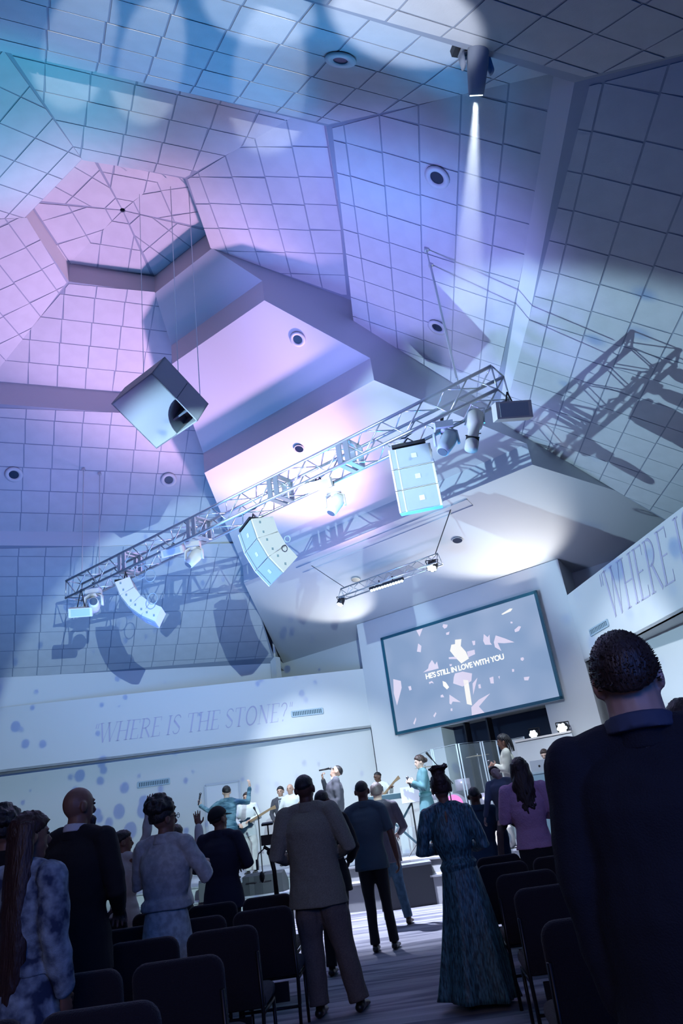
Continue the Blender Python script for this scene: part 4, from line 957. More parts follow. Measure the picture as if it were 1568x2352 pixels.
def do_hair(c, style, mt, *a):
    k, hd, HR, A, nb = c['k'], c['hd'], c['HR'], c['A'], c['nb']; root = c['root']
    if style == 'bald': return
    if style == 'fade': return scalp(c, mt, 1.05, .55, .15, -.25, .0008)
    if style == 'short': return scalp(c, mt, 1.15, .5, -.05, -.5, .0022, top=1.06)
    if style == 'spiky':
        o = scalp(c, mt, 1.12, .5, .0, -.78, .0012, top=1.10, freq=120, n=72); m = MB(); rnd = random.Random(3); cen = hd(0, -.004, .944)
        for i in range(900):
            z = rnd.uniform(-.35, 1); a_ = rnd.uniform(0, 2 * pi); q = math.sqrt(1 - z * z); v = V((q * cos(a_), q * sin(a_), z))
            if v.y > .3 and v.z < .5: continue
            p = V((v.x * .0485 * k, v.y * .062 * k, v.z * .0635 * k)); dr = (v + V((rnd.uniform(-.6, .6), rnd.uniform(-.6, .6), rnd.uniform(-.2, .8)))).normalized()
            m.tube([cen + HR @ p, cen + HR @ (p + dr * .0065 * k)], [.0016 * k, .0003 * k], 3)
        t = m.build('hair_tips', mt, root); t['kind'] = 'stuff'; return
    if style == 'cap':
        scalp(c, mt, 1.18, .25, .0, -.25, .0002, 'cap_crown', top=1.05); m = MB()
        m.tube([hd(0, .045, .955), hd(0, .085, .948)], [(.036 * k, .005 * k), (.026 * k, .003 * k)], 14, ref=HR @ V((1, 0, 0)), round_=True); m.build('cap_peak', mt, root, True)
        scalp(c, HAIRB, 1.06, .5, -.3, -.6, .001); return
    if style in ('updo', 'bun', 'long', 'curly', 'dreads', 'wavy'): scalp(c, mt, 1.16, .45, -.35, -.6, .003, top=1.08, freq=90)
    if style == 'updo':
        m = MB(); rnd = random.Random(5)
        m.ball(hd(-.004, -.030, 1.012), (.036 * k, .034 * k, .026 * k), HR, 16, 10); m.ball(hd(-.004, -.044, .975), (.037 * k, .032 * k, .046 * k), HR, 16, 10)
        for i in range(34):
            a_ = rnd.uniform(0, 6.28); m.tube([hd(-.004 + .026 * cos(a_), -.03 + .026 * sin(a_), 1.018), hd(-.004 + .044 * cos(a_), -.03 + .044 * sin(a_), 1.03 + rnd.uniform(0, .022)), hd(.05 * cos(a_ + .4), -.03 + .05 * sin(a_ + .4), 1.03 + rnd.uniform(-.01, .02))], [.006 * k, .005 * k, .002 * k], 5)
        solid(m, .009, 'hair_bun', mt, root, 1, .006, (60, 60, 60)); return
    if style == 'curly':
        m = MB(); rnd = random.Random(9); m.ball(hd(0, -.022, .985), (.055 * k, .062 * k, .052 * k), HR, 16, 10)
        for i in range(90):
            a_ = rnd.uniform(0, 6.28); z = rnd.uniform(-.3, 1); q = math.sqrt(1 - z * z); m.ball(hd(.054 * q * cos(a_), -.022 + .060 * q * sin(a_), .985 + .052 * z), rnd.uniform(.009, .016) * k, None, 7, 5)
        solid(m, .009, 'hair_curls', mt, root, 1); return
    if style == 'bun': m = MB(); m.ball(hd(0, -.07, .945), (.026 * k, .022 * k, .026 * k), HR, 12, 8); m.build('hair_bun', mt, root, True); return
    if style in ('long', 'wavy'):
        ln = a[0] if a else .30; m = MB(); n = 16; base = hd(0, -.03, .965)
        for st in range(13):
            a_ = rad(-95 + 190 * st / 12); x0 = .044 * sin(a_); y0 = -.012 - .042 * cos(a_); pts = []; rr = []
            for i in range(n):
                t = i / (n - 1); wv = (.006 if style == 'wavy' else .0015) * sin(t * 17 + st * 1.3) * min(1, t * 3)
                p0 = hd(x0 * (1 + .25 * min(t * 2, 1)) + wv, y0 - .006 * t, .97 - .05 * t * 0); p = V((p0.x, p0.y - (.012 * k * min(1, t * 2)), p0.z - ln * k * t * (1 - .06 * abs(sin(a_)) - .12 * ((st * 5) % 3) / 3)))
                pts.append(p + V((0, 0, .0))); rr.append((.013 * k * (1 - .55 * t ** 2), .010 * k * (1 - .5 * t ** 2)))
            m.tube(pts, rr, 8, ref=(1, 0, 0), round_=True)
        m.ball(hd(0, -.02, .95), (.047 * k, .046 * k, .05 * k), HR, 14, 10)
        solid(m, max(.009, c['vx'] * .8), 'hair_lengths', mt, root, 1, .004, (30, 30, 8)); return
    if style == 'dreads':
        for st in range(11):
            a_ = rad(-100 + 200 * st / 10); x0 = .045 * sin(a_); y0 = -.012 - .045 * cos(a_); m = MB()
            p0 = hd(x0, y0, .97); m.tube([p0, p0 + V((x0 * .2 * k, -.02 * k, -.03 * k)), p0 + V((x0 * .3 * k, -.028 * k, -.09 * k)), p0 + V((x0 * .3 * k, -.03 * k, -.13 * k))], [.007 * k, .0065 * k, .006 * k, .003 * k], 6, round_=True); m.build('dreadlock', mt, root, True)

SUITB = cloth('black_suit', (.006, .005, .008)); SUITN = cloth('navy_suit', (.006, .006, .014)); TWEED = cloth('taupe_wool', (.34, .31, .23), vary=.25, vscale=120)
TAUPE = cloth('taupe_trousers', (.20, .165, .145), vary=.2, vscale=90); SLATE = cloth('slate_shirt', (.11, .16, .19)); BLKT = cloth('black_trousers', (.012, .012, .016))
JEAN = cloth('blue_denim', (.06, .13, .22), vary=.3, vscale=20); PINS = cloth('grey_pinstripe', (.17, .15, .19), vary=.25, vscale=40, stretch=(6, 1, .1))
WHITES = cloth('white_cotton', (.72, .73, .74)); GREYJ = cloth('grey_velour', (.58, .60, .58), vary=.25, vscale=26); PALED = cloth('pale_green_brocade', (.68, .76, .72), vary=.35, vscale=22)
NAVYS = cloth('navy_shirt', (.016, .018, .040)); TEALD = cloth('teal_crushed_pleats', (.08, .22, .27), rough=.42, bump=1.0, bscale=14, vary=.75, vscale=16, stretch=(5, 5, 1.0))
LILAC = cloth('lilac_knit', (.72, .40, .60), bscale=60, bump=.7); BSKIRT = cloth('black_skirt', (.012, .011, .016)); FLORAL = cloth('blue_floral', (.42, .52, .60), col2=(.03, .05, .11), vscale=11, vary=1)
GREYB = cloth('blue_grey_sleeve', (.16, .20, .28)); BROWN = cloth('brown_corduroy', (.16, .11, .09)); TEALB = cloth('teal_blouse', (.07, .17, .20)); CREAM = cloth('cream_knit', (.66, .64, .62), vary=.12, vscale=12)
GREYS = cloth('grey_suit', (.07, .07, .09)); BLUEJ = cloth('blue_jacket', (.02, .06, .12)); PLAID = cloth('blue_plaid', (.20, .36, .46), col2=(.02, .09, .15), vscale=5, vary=1, stretch=(1, 1, 3))
CAPM = cloth('black_cap', (.008, .008, .010))

# --- audience
_c = person('woman with long auburn hair and square clip in a blue floral dress, left edge', (72, 1866), 4.2, 0, 20, 'brown', fem=True, head=(30, 0, 0), hair=('long', HAIRA, .50), eyes=True,
       arms={-1: ((-.02, 0, -.16), (.02, .10, -.22)), 1: ((.02, -.01, -.16), (.015, .04, -.31))}, top=dict(mt=FLORAL, name='dress_bodice', hem=.56, flare=.9, sleeve=1.35, coll=False, waist=.72, disp=.012),
       bottom=dict(mt=FLORAL, name='dress_skirt', kind='skirt', hem=.06, w_hem=.20, folds=11, famp=.07), shoes=None)
m = MB(); m.box(_c['hd'](-.052, -.035, .945), (.012, .030, .05)); m.build('hair_clip', mat('clip_pearl', (.5, .6, .6), .3), _c['root'])
_c = person('bald bearded man in a black suit with a white collar, in the left block', (180, 1802), 5.05, 0, 14, 'brown', build=1.05, head=(28, -2, 0), hair=('bald', HAIRB), collar=WHITES, eyes=True,
       arms={-1: ((-.035, 0, -.165), (.03, .11, -.22)), 1: ((.045, 0, -.165), (-.02, .11, -.22))}, top=dict(mt=SUITB, name='suit_jacket', hem=.43, flare=1.05, bulk=1.06), bottom=dict(mt=SUITB))
m = MB(); m.tube([_c['hd'](0, .046, .888), _c['hd'](0, .052, .868)], [(.024 * _c['k'], .014 * _c['k']), (.012 * _c['k'], .010 * _c['k'])], 12, ref=(1, 0, 0), round_=True); m.build('beard', HAIRB, _c['root'], True)
person('person in a cream jacket seen behind the bald man, one sleeve raised', (283, 1907), 8.3, 0, 20, 'brown', head=(50, 0, 0), hair=('short', HAIRB), eyes=True, build=.95,
       arms={-1: ((-.05, .03, -.15), (-.02, .12, -.10)), 1: ((.05, .04, .13), (.070, .05, .285))}, palm={1: (-.3, 1, 0)}, hand_dir={1: (.1, .1, 1)}, curl=(.4, .15), top=dict(mt=CREAM, name='jacket', hem=.44, flare=1.15, disp=.012), bottom=dict(mt=BLKT))
person('person in a white sweater half hidden behind the curly-haired woman, raising the right hand', (405, 1893), 8.7, 0, 10, 'brown', head=(0, 10, 0), hair=('short', HAIRD), build=.95,
       arms={-1: ((-.05, .05, -.14), (.03, .12, -.05)), 1: ((.045, .05, .02), (.035, .06, .155))}, palm={1: (-.2, 1, 0)}, hand_dir={1: (-.12, .05, 1)}, curl=(.5, .1), top=dict(mt=WHITES, name='sweater', hem=.5, coll=False, sleeve=1.15), bottom=dict(mt=BLKT))
_c = person('curly-haired woman with glasses in a cropped grey jacket over a pale dress', (375, 1842), 6.08, 0, 15, 'brown', fem=True, build=1.08, head=(35, 0, 0), hair=('curly', HAIRB), eyes=True, curl=(.5, .5),
       arms={-1: ((-.05, .03, -.15), (.02, .13, -.08)), 1: ((.085, .03, -.145), (.03, .12, -.10))}, top=dict(mt=GREYJ, name='cropped_jacket', hem=.565, flare=1.0, bulk=1.08, disp=.009),
       bottom=dict(mt=PALED, name='dress', kind='skirt', hem=.20, w_hem=.145, folds=7, famp=.05), shoes=SHOEM)
m = MB(); 
for s in (-1, 1): m.tube([_c['hd'](s * .018 + .013 * cos(t * pi / 6), .062, .943 + .011 * sin(t * pi / 6)) for t in range(13)], .0022, 5); m.tube([_c['hd'](s * .032, .06, .945), _c['hd'](s * .045, .0, .942)], .002, 5)
m.build('glasses', BLACKM, _c['root'])
person('man in a black cap and dark navy shirt near the video camera', (502, 1852), 8.1, 0, 15, 'brown', build=1.06, head=(25, 8, 0), hair=('cap', CAPM), curl=(.8, .8),
       arms={-1: ((-.055, .0, -.16), (.03, .09, -.17)), 1: ((.065, .0, -.155), (-.02, .09, -.16))}, top=dict(mt=NAVYS, name='shirt', hem=.44, flare=1.05, bulk=1.08), bottom=dict(mt=BLKT))
person('man in a taupe blazer and loose trousers standing in the aisle', (697, 1776), 6.7, 0, 8, 'dark', build=1.04, head=(8, 4, 0), hair=('fade', HAIRB), curl=(.6, .6),
       arms={-1: ((-.055, -.02, -.17), (.0, .10, -.19)), 1: ((.075, -.02, -.165), (-.01, .10, -.19))}, legs={-1: ((-.052, .012, .285), (-.038, -.01, .04)), 1: ((.085, .012, .285), (.135, .02, .04))},
       top=dict(mt=TWEED, name='blazer', hem=.425, flare=1.12, bulk=1.1, waist=.97, sleeve=1.12, disp=.008), bottom=dict(mt=TAUPE, bag=1.38, disp=.012), lean=(-.008, 0))
person('bald man in a black suit mostly hidden behind the man in the taupe blazer', (737, 1812), 8.3, 0, 8, 'dark', head=(5, 5, 0), hair=('fade', HAIRB), build=1.05,
       arms={1: ((.06, 0, -.165), (.0, .08, -.24))}, top=dict(mt=SUITB, name='suit_jacket', hem=.42, flare=1.1), bottom=dict(mt=BLKT))
person('man in a slate short-sleeved shirt and slim black trousers, arm hanging', (828, 1791), 9.3, 0, 6, 'brown', build=1.0, head=(2, 5, 0), hair=('fade', HAIRB), curl=(.5, .45),
       arms={-1: ((-.045, .01, -.165), (-.01, .09, -.2)), 1: ((.045, -.005, -.165), (.06, .02, -.315))}, legs={-1: ((-.045, .015, .285), (-.040, -.01, .04)), 1: ((.058, .012, .285), (.075, .02, .04))},
       top=dict(mt=SLATE, name='shirt', hem=.455, flare=1.05, waist=.92, long_sleeve=False), bottom=dict(mt=BLKT, bag=.92))
person('grey-haired man in a grey pinstripe jacket and jeans behind the slate-shirted man', (862, 1797), 11.2, 0, 6, 'fair', build=1.05, head=(-5, 14, 0), hair=('short', mat('hair_grey_brown', (.10, .07, .075), .5, bump=.5, bscale=100)), curl=(.6, .6), shoes=mat('brown_leather', (.08, .045, .03), .45),
       arms={1: ((.06, .0, -.165), (.01, .08, -.2))}, legs={1: ((.07, .012, .285), (.105, -.01, .04)), -1: ((-.035, .01, .285), (-.04, 0, .04))}, top=dict(mt=PINS, name='blazer', hem=.42, flare=1.08), bottom=dict(mt=JEAN, bag=1.05))
_c = person('woman in a long dark teal pleated gown with a dark updo', (1008, 1778), 6.3, 0, 6, 'brown', H=1.62, fem=True, build=1.0, head=(-12, 2, -3), hair=('updo', HAIRA), curl=(.6, .6), lean=(-.02, 0),
       arms={-1: ((-.05, -.005, -.165), (.02, .09, -.15)), 1: ((.055, -.005, -.165), (-.01, .09, -.16))}, top=dict(mt=TEALD, name='gown_bodice', hem=.555, flare=.86, coll=False, waist=.74, disp=.007, sleeve=1.05),
       bottom=dict(mt=TEALD, name='gown_skirt', kind='skirt', hem=.035, w_hem=.175, folds=6, famp=.11, tail=.02), shoes=SHOEM)
m = MB(); k = _c['k']; p = _c['nb'] + V((0, -.048 * k, -.045 * k)); m.tube([p + V((0, -.002, .02 * k)), p + V((0, -.012 * k, 0)), p + V((0, -.018 * k, -.03 * k))], [.003 * k, .007 * k, .003 * k], 8, ref=(1, 0, 0)); m.build('back_keyhole', SKIN['brown'], _c['root'])
person('boy in a shiny blue jacket beside the teal gown', (1085, 1805), 9.1, 0, 5, 'dark', head=(0, 4, 0), hair=('fade', HAIRB), build=1.0, H=1.56, top=dict(mt=BLUEJ, name='jacket', hem=.44, flare=1.05, sleeve=1.15, disp=.01), bottom=dict(mt=BLKT),
       arms={1: ((.05, 0, -.16), (.05, .03, -.31)), -1: ((-.04, 0, -.16), (0, .08, -.2))})
_c = person('woman in a lilac sweater and black skirt with long wavy dark hair', (1186, 1741), 8.25, 0, 12, 'fair', fem=True, build=1.04, head=(0, 4, 4), hair=('wavy', HAIRD, .27), curl=(.6, .6),
       arms={-1: ((-.045, .01, -.155), (.02, .11, -.13)), 1: ((.055, .01, -.15), (-.01, .12, -.14))}, top=dict(mt=LILAC, name='sweater', hem=.50, coll=False, flare=1.02, sleeve=1.2, bulk=1.06, disp=.008), bottom=dict(mt=BSKIRT, name='skirt', kind='skirt', hem=.12, w_hem=.11, folds=4, famp=.03))
person('child with dark hair resting on the lilac-sweatered woman, held in her arms', (1143, 1770), 8.6, .62, -150, 'fair', H=1.12, head=(0, 10, 40), hair=('short', HAIRD), build=1.1,
       arms={1: ((.03, .06, -.14), (.10, .02, -.28)), -1: ((-.03, .08, -.10), (-.12, .12, -.14))}, legs={-1: ((-.16, .10, .40), (-.30, .05, .20)), 1: ((.06, .12, .38), (.10, .10, .15))},
       top=dict(mt=GREYB, name='sweatshirt', hem=.48, coll=False), bottom=dict(mt=BROWN, bag=.9, hem=.07))
person('tall man in a dark navy suit filling the right foreground', (1410, 1458), 2.12, 0, 21, 'light', build=1.06, neck=1.28, head=(-2, 2, 0), hair=('spiky', HAIRD), collar=mat('blue_grey_shirt', (.05, .06, .10), .8), res=.95,
       arms={-1: ((-.028, -.01, -.17), (-.018, .02, -.325)), 1: ((.03, -.01, -.17), (.02, .02, -.325))}, top=dict(mt=SUITN, name='suit_jacket', hem=.40, flare=1.12, waist=1.10, bulk=1.13, disp=.006), bottom=dict(mt=SUITN))
person('dark-haired person half cut off beyond the tall man at the right edge', (1556, 1606), 4.6, 0, 15, 'brown', head=(0, 0, 0), hair=('short', HAIRD), top=dict(mt=SUITB, name='jacket'), bottom=dict(mt=BLKT))
person('small worshipper with raised hands between the floral dress and the bald man', (64, 1944), 8.6, 0, 15, 'brown', H=1.38, hair=('short', HAIRB), curl=(.2, .2),
       arms={-1: ((-.05, .05, -.06), (-.06, .09, .08)), 1: ((.07, .05, .03), (.075, .08, .21))}, palm={1: (0, 1, 0), -1: (0, 1, 0)}, hand_dir={1: (.2, 0, 1), -1: (0, 0, 1)}, top=dict(mt=CREAM, name='shirt', coll=False), bottom=dict(mt=BLKT))
person('dark-haired person behind the auburn-haired woman at the left edge', (18, 1850), 5.6, 0, 15, 'brown', hair=('curly', HAIRB), H=1.70, top=dict(mt=SUITB, name='jacket'), bottom=dict(mt=BLKT))

# --- on the stage
def held_mic(label, p, d, L=.17):
    d = V(d).normalized(); p = V(p); m = MB(); r0 = thing('microphone', label, 'microphone', p)
    m.tube([d * -L, d * 0], [.013, .019], 10); m.build('handle', BLACKM, r0, True); m = MB(); m.ball(d * .022, .027, None, 12, 8); m.build('head', mat('mic_mesh', (.15, .15, .17), .35, .7), r0, True); return r0
def wpt(c, p): c['root'].rotation_euler; return M.Translation(c['root'].location) @ M.Rotation(c['root'].rotation_euler.z, 4, 'Z') @ V(p)
def wdir(c, v): return M.Rotation(c['root'].rotation_euler.z, 3, 'Z') @ V(v)
c = person('lead singer in a grey suit, head thrown back, microphone to his mouth', (762, 1744), 14.2, STZ, -95, 'light', build=1.12, H=1.76, lean=(0, -.035), head=(0, 42, 0), hair=('fade', HAIRB), eyes=True, collar=WHITES, curl=(.8, .9),
       arms={1: ((.02, .09, -.12), (-.085, .125, .045)), -1: ((-.03, -.01, -.17), (-.02, .05, -.32))}, hand_dir={1: (-.3, .1, 1)}, palm={1: (-.2, -1, 0)}, top=dict(mt=GREYS, name='suit_jacket', hem=.43, bulk=1.12, flare=1.1, waist=1.02, disp=.012), bottom=dict(mt=GREYS))
hh = wpt(c, c['hd'](0, .085, .915)); held_mic("lead singer's black microphone", hh, wdir(c, V((.0, -1, .06))), .19)
m = MB(); m.box(c['hd'](0, .056, .944), (.085 * c['k'] * .9, .004, .016 * c['k']), c['HR']); m.build('glasses', mat('glasses_clear', (.5, .5, .55), .1, .5), c['root'])
c = person('singer in a blue plaid shirt, back turned, both arms flung wide', (519, 1803), 15.7, STZ, 12, 'fair', H=1.72, head=(-35, -4, 0), hair=('short', HAIRB), curl=(.9, .3),
       arms={-1: ((-.135, .02, -.065), (-.26, .05, .015)), 1: ((.15, .02, -.03), (.165, .06, .13))}, palm={1: (-1, .2, 0)}, hand_dir={1: (0, 0, 1), -1: (-.4, 0, 1)}, top=dict(mt=PLAID, name='plaid_shirt', hem=.47, flare=1.05, disp=.012), bottom=dict(mt=JEAN, bag=.95))
jw = wpt(c, c['JW'][-1]); held_mic('black microphone in the raised left hand of the plaid-shirted singer', jw + V((.02, -.02, .2)), (.25, 0, 1), .2)
c = person('guitarist in white clothes behind the plaid-shirted singer', (566, 1832), 17.0, STZ, -170, 'light', H=1.62, hair=('short', HAIRD), arms={-1: ((-.06, .03, -.15), (.02, .12, -.17)), 1: ((.06, .03, -.15), (-.02, .12, -.2))}, top=dict(mt=WHITES, name='shirt', hem=.45, sleeve=1.2), bottom=dict(mt=CREAM, bag=1.5), eyes=True)
def guitar(label, cpos, ax, fn, col, L=.8, electric=True):
    ax = V(ax).normalized(); fn = V(fn); fn = (fn - ax * fn.dot(ax)).normalized(); sd = ax.cross(fn); g = thing('guitar', label, 'guitar', cpos)
    prof = [(-.24, .0), (-.23, .12), (-.15, .17), (-.06, .15), (.02, .105), (.08, .115), (.14, .13), (.20, .10), (.17, .05), (.15, .03), (.15, -.03), (.17, -.05), (.19, -.10), (.13, -.125), (.06, -.11), (.0, -.105), (-.07, -.145), (-.16, -.165), (-.23, -.11)]
    m = MB(); m.prism([ax * a * L + sd * b * L - fn * .022 for a, b in prof], fn * .045); m.build('body', col, g)
    m = MB(); m.prism([ax * .12 + sd * .027 + fn * .02, ax * .78 * L + sd * .021 + fn * .02, ax * .78 * L - sd * .021 + fn * .02, ax * .12 - sd * .027 + fn * .02], fn * .02); m.build('neck', mat('guitar_maple', (.30, .20, .12), .4), g)
    m = MB(); m.prism([ax * .78 * L + sd * .022 + fn * .02, ax * .95 * L + sd * .06 + fn * .015, ax * .96 * L - sd * .02 + fn * .015, ax * .78 * L - sd * .022 + fn * .02], fn * .015); m.build('headstock', mat('guitar_maple', (.30, .20, .12), .4), g)
    m = MB(); m.prism([ax * a * L + sd * b * L + fn * .024 for a, b in [(-.14, .05), (.06, .06), (.1, -.05), (-.05, -.09), (-.14, -.05)]], fn * .004); m.build('pickguard', WHITEP, g); return g
RED = mat('red_lacquer', (.75, .03, .03), .25); DKB = mat('dark_lacquer', (.02, .04, .07), .25)
q = wpt(c, (0, .17, .97)); guitar('blue-black guitar worn by the guitarist in white', q, (wdir(c, (-.9, .05, .35))), wdir(c, (0, 1, 0)), DKB)
c = person('man in a grey suit and dark tie standing beside the red guitar', (643, 1810), 18.6, STZ, -172, 'light', H=1.74, hair=('short', HAIRB), eyes=True, collar=WHITES, arms={1: ((.05, .0, -.16), (.0, .06, -.25)), -1: ((-.04, .0, -.16), (-.0, .06, -.25))}, top=dict(mt=GREYS, name='suit_jacket', hem=.43), bottom=dict(mt=BLKT))
m = MB(); A = c['A']; m.prism([A(-.016, .060, .81), A(.016, .060, .81), A(.05, .088, .70), A(0, .092, .66), A(-.05, .088, .70)][:0] or [A(-.02, .058, .82), A(.02, .058, .82), A(.018, .090, .68), A(-.018, .090, .68)], V((0, .008, 0))); m.build('shirt_front', WHITES, c['root'])
m = MB(); m.prism([A(-.007, .070, .815), A(.007, .070, .815), A(.011, .098, .69), A(0, .1, .665), A(-.011, .098, .69)], V((0, .006, 0))); m.build('tie', BLUEJ, c['root'])
c = person('bald guitarist in a white shirt with a red guitar', (666, 1812), 17.6, STZ, -165, 'light', H=1.72, hair=('bald', HAIRB), eyes=True, arms={1: ((.07, .0, -.15), (.0, .12, -.2)), -1: ((-.07, .0, -.14), (-.12, .13, -.13))}, top=dict(mt=WHITES, name='shirt', hem=.46), bottom=dict(mt=BLKT))
q = wpt(c, (.03, .18, 1.02)); guitar('bright red guitar held by the bald guitarist in white', q, wdir(c, (-.75, .0, .6)), wdir(c, (0, 1, 0)), RED, .9)
c = person('bass player in a pale shirt and dark vest at the back of the stage', (866, 1768), 18.2, STZ, -150, 'dark', H=1.75, head=(25, -12, 0), hair=('fade', HAIRB), eyes=True, arms={1: ((.06, .0, -.15), (.0, .12, -.17)), -1: ((-.08, .04, -.11), (-.15, .14, -.06))}, top=dict(mt=WHITES, name='shirt', hem=.46), bottom=dict(mt=BLKT))
m = MB(); A = c['A']
for s in (-1, 1): m.prism([A(s * .035, .07, .80), A(s * .085, .06, .80), A(s * .095, .08, .58), A(s * .02, .09, .58)], V((0, .012, 0)))
v_ = m.build('vest', NAVYS, c['root'])
q = wpt(c, (.02, .2, 1.03)); guitar('wooden bass guitar with a pale neck at the back of the stage', q, wdir(c, (-.8, .1, .55)), wdir(c, (0, 1, 0)), mat('bass_wood', (.25, .16, .10), .35), .95)
c = person('singer in a teal belted dress holding a microphone with both hands', (961, 1731), 14.0, STZ, -100, 'fair', H=1.68, fem=True, head=(0, -4, 0), hair=('bun', HAIRD), eyes=True, curl=(.8, .8), lean=(0, .0),
       arms={-1: ((-.01, .03, -.155), (.03, .13, -.09)), 1: ((.01, .03, -.155), (-.03, .13, -.09))}, top=dict(mt=TEALB, name='blouse', hem=.57, flare=.85, waist=.72, sleeve=1.1), bottom=dict(mt=TEALB, name='dress_skirt', kind='skirt', hem=.14, w_hem=.15, folds=8, famp=.06))
m = MB(); A = c['A']; m.tube([A(0, 0, .592), A(0, 0, .618)], [(.083 * c['k'], .066 * c['k'])] * 2, 20, ref=(1, 0, 0)); m.build('belt', cloth('dark_teal_belt', (.03, .12, .14)), c['root'], True)
q = wpt(c, (0, .165 * 1.68, .775 * 1.68)); held_mic("teal-dressed singer's black microphone", q, (-.2, -.1, 1), .16)
c = person('singer with dreadlocks in a cream shirt, in profile', (1153, 1690), 12.7, STZ, -80, 'brown', H=1.72, head=(0, -2, 0), hair=('dreads', HAIRB), eyes=True, curl=(.8, .8),
       arms={-1: ((-.01, .03, -.155), (.02, .12, -.10)), 1: ((.02, .03, -.155), (-.02, .13, -.10))}, top=dict(mt=cloth('cream_shirt', (.72, .70, .60)), name='shirt', hem=.45, sleeve=1.15), bottom=dict(mt=JEAN))
q = wpt(c, (0, .17 * 1.72, .76 * 1.72)); held_mic('black microphone held by the singer with dreadlocks', q, (-.3, -.1, .9), .16)
c = person('dark-haired man in a navy jacket bent over the laptop', (1249, 1724), 16.0, STZ, -150, 'fair', H=1.58, head=(0, -22, 0), hair=('short', HAIRD), eyes=True, lean=(0, .03), arms={-1: ((-.05, .03, -.14), (.02, .13, -.2)), 1: ((.07, .03, -.14), (.06, .15, -.2))}, top=dict(mt=NAVYS, name='jacket'), bottom=dict(mt=BLKT), collar=WHITES)

# ------------------------------------------------------------------ church chairs
CHF = mat('chair_fabric', (.010, .007, .013), .9, bump=.6, bscale=160, sheen=.12); CHL = mat('chair_frame', (.03, .03, .035), .35, .7)
def rounded(w, h, r, n=5):
    pts = []
    for cx, cy, a0 in ((w / 2 - r, h - r, 0), (-w / 2 + r, h - r, 90), (-w / 2 + r * .5, r * .5, 180), (w / 2 - r * .5, r * .5, 270)):
        rr = r if a0 < 180 else r * .5
        for i in range(n + 1): a = rad(a0 + 90 * i / n); pts.append((cx + rr * cos(a), cy + rr * sin(a)))
    return pts
def pad(mb, prof, f, th, bev):          # cushion: profile polygon thickened with soft edges
    rings = [(1 - bev * 1.6, 0), (1 - bev * .5, .12), (1, .35), (1, .65), (1 - bev * .5, .88), (1 - bev * 1.6, 1)]; n = len(prof); cx = sum(p[0] for p in prof) / n; cy = sum(p[1] for p in prof) / n
    vs = [f(cx + (x - cx) * s, cy + (y - cy) * s, t * th) for s, t in rings for x, y in prof]; k = len(rings)
    fs = [(i * n + j, i * n + (j + 1) % n, (i + 1) * n + (j + 1) % n, (i + 1) * n + j) for i in range(k - 1) for j in range(n)] + [tuple(range(n))[::-1], tuple((k - 1) * n + j for j in range(n))]
    mb.add(vs, fs)
def make_chair(label, group):
    t = thing('church_chair', label, 'chair', (0, 0, 0), 0, group); tl = math.tan(rad(9))
    m = MB(); pad(m, rounded(.45, .46, .07), lambda x, y, d: V((x, -.24 - y * tl + d, .39 + y)), .07, .06); m.build('backrest', CHF, t, True)
    m = MB(); pad(m, rounded(.46, .46, .06), lambda x, y, d: V((x, -.20 + y, .38 + d)), .08, .06); m.build('seat', CHF, t, True)
    for s in (-1, 1):
        m = MB(); m.tube([(s * .215, .22, 0), (s * .215, .20, .37)], .012, 8); m.build('leg', CHL, t, True)
        m = MB(); m.tube([(s * .215, -.28, 0), (s * .215, -.22, .36), (s * .215, -.29, .70)], .012, 8); m.build('leg', CHL, t, True)
        m = MB(); m.tube([(s * .235, .20, .30), (s * .245, .22, .42), (s * .245, .17, .50), (s * .245, .05, .52), (s * .245, -.10, .51), (s * .235, -.24, .46)][:0] or [(s * .215, .2, .36), (s * .215, -.22, .36)], .012, 8); m.build('seat_rail', CHL, t, True)
    m = MB(); m.box((0, -.255, .30), (.30, .03, .12)); m.build('book_rack', CHL, t)
    m = MB(); m.tube([(-.215, -.25, .20), (.215, -.25, .20)], .010, 8); m.build('stretcher', CHL, t, True)
    return t
_used = [None]
def chair_at(px, py, d, label, group, rz=0.0, dx=0.0):
    p = at_z(px, py, .85); x, y = p.x + dx, p.y + .31
    if _used[0] is None: _used[0] = make_chair(label, group); _used[0].location = (x, y, 0); _used[0].rotation_euler = (0, 0, rz); return _used[0]
    return clone(_used[0], (x, y, 0), rz, label, group)
# rows given by the right-hand top corner of the aisle chair, then seats to the left
GL_, GR_ = 'dark padded chairs in the left block', 'dark padded chairs in the right block'
PITCHX = .50
LEFT = [(360, 2296, 2.95, 2, ('aisle chair of the nearest left row, at the bottom edge', 'chair at the bottom left corner, left of the nearest aisle chair')),
        (508, 2190, 4.0, 3, ('aisle chair of the second left row, below the pale dress', 'second chair of the second left row, behind the bald man', 'third chair of the second left row, left of the bald man')),
        (588, 2122, 5.15, 3, ('aisle chair of the third left row, right of the pale dress', 'second chair of the third left row, under the pale dress', 'third chair of the third left row, beside the bald man')),
        (668, 2078, 6.2, 4, ('aisle chair of the fourth left row, next to the taupe trousers', 'second chair of the fourth left row, right of the pale dress', 'third chair of the fourth left row, left of the pale dress', 'fourth chair of the fourth left row, behind the bald man')),
        (668, 2050, 7.35, 4, ('aisle chair of the front left row, below the video camera', 'second chair of the front left row, behind the capped man', 'third chair of the front left row, right of the pale dress', 'fourth chair of the front left row, below the cream jacket'))]
for px, py, d, n, lb in LEFT:
    for i in range(n): chair_at(px, py, d, 'padded church chair, ' + lb[i], GL_, rad(0), -.225 - i * PITCHX)
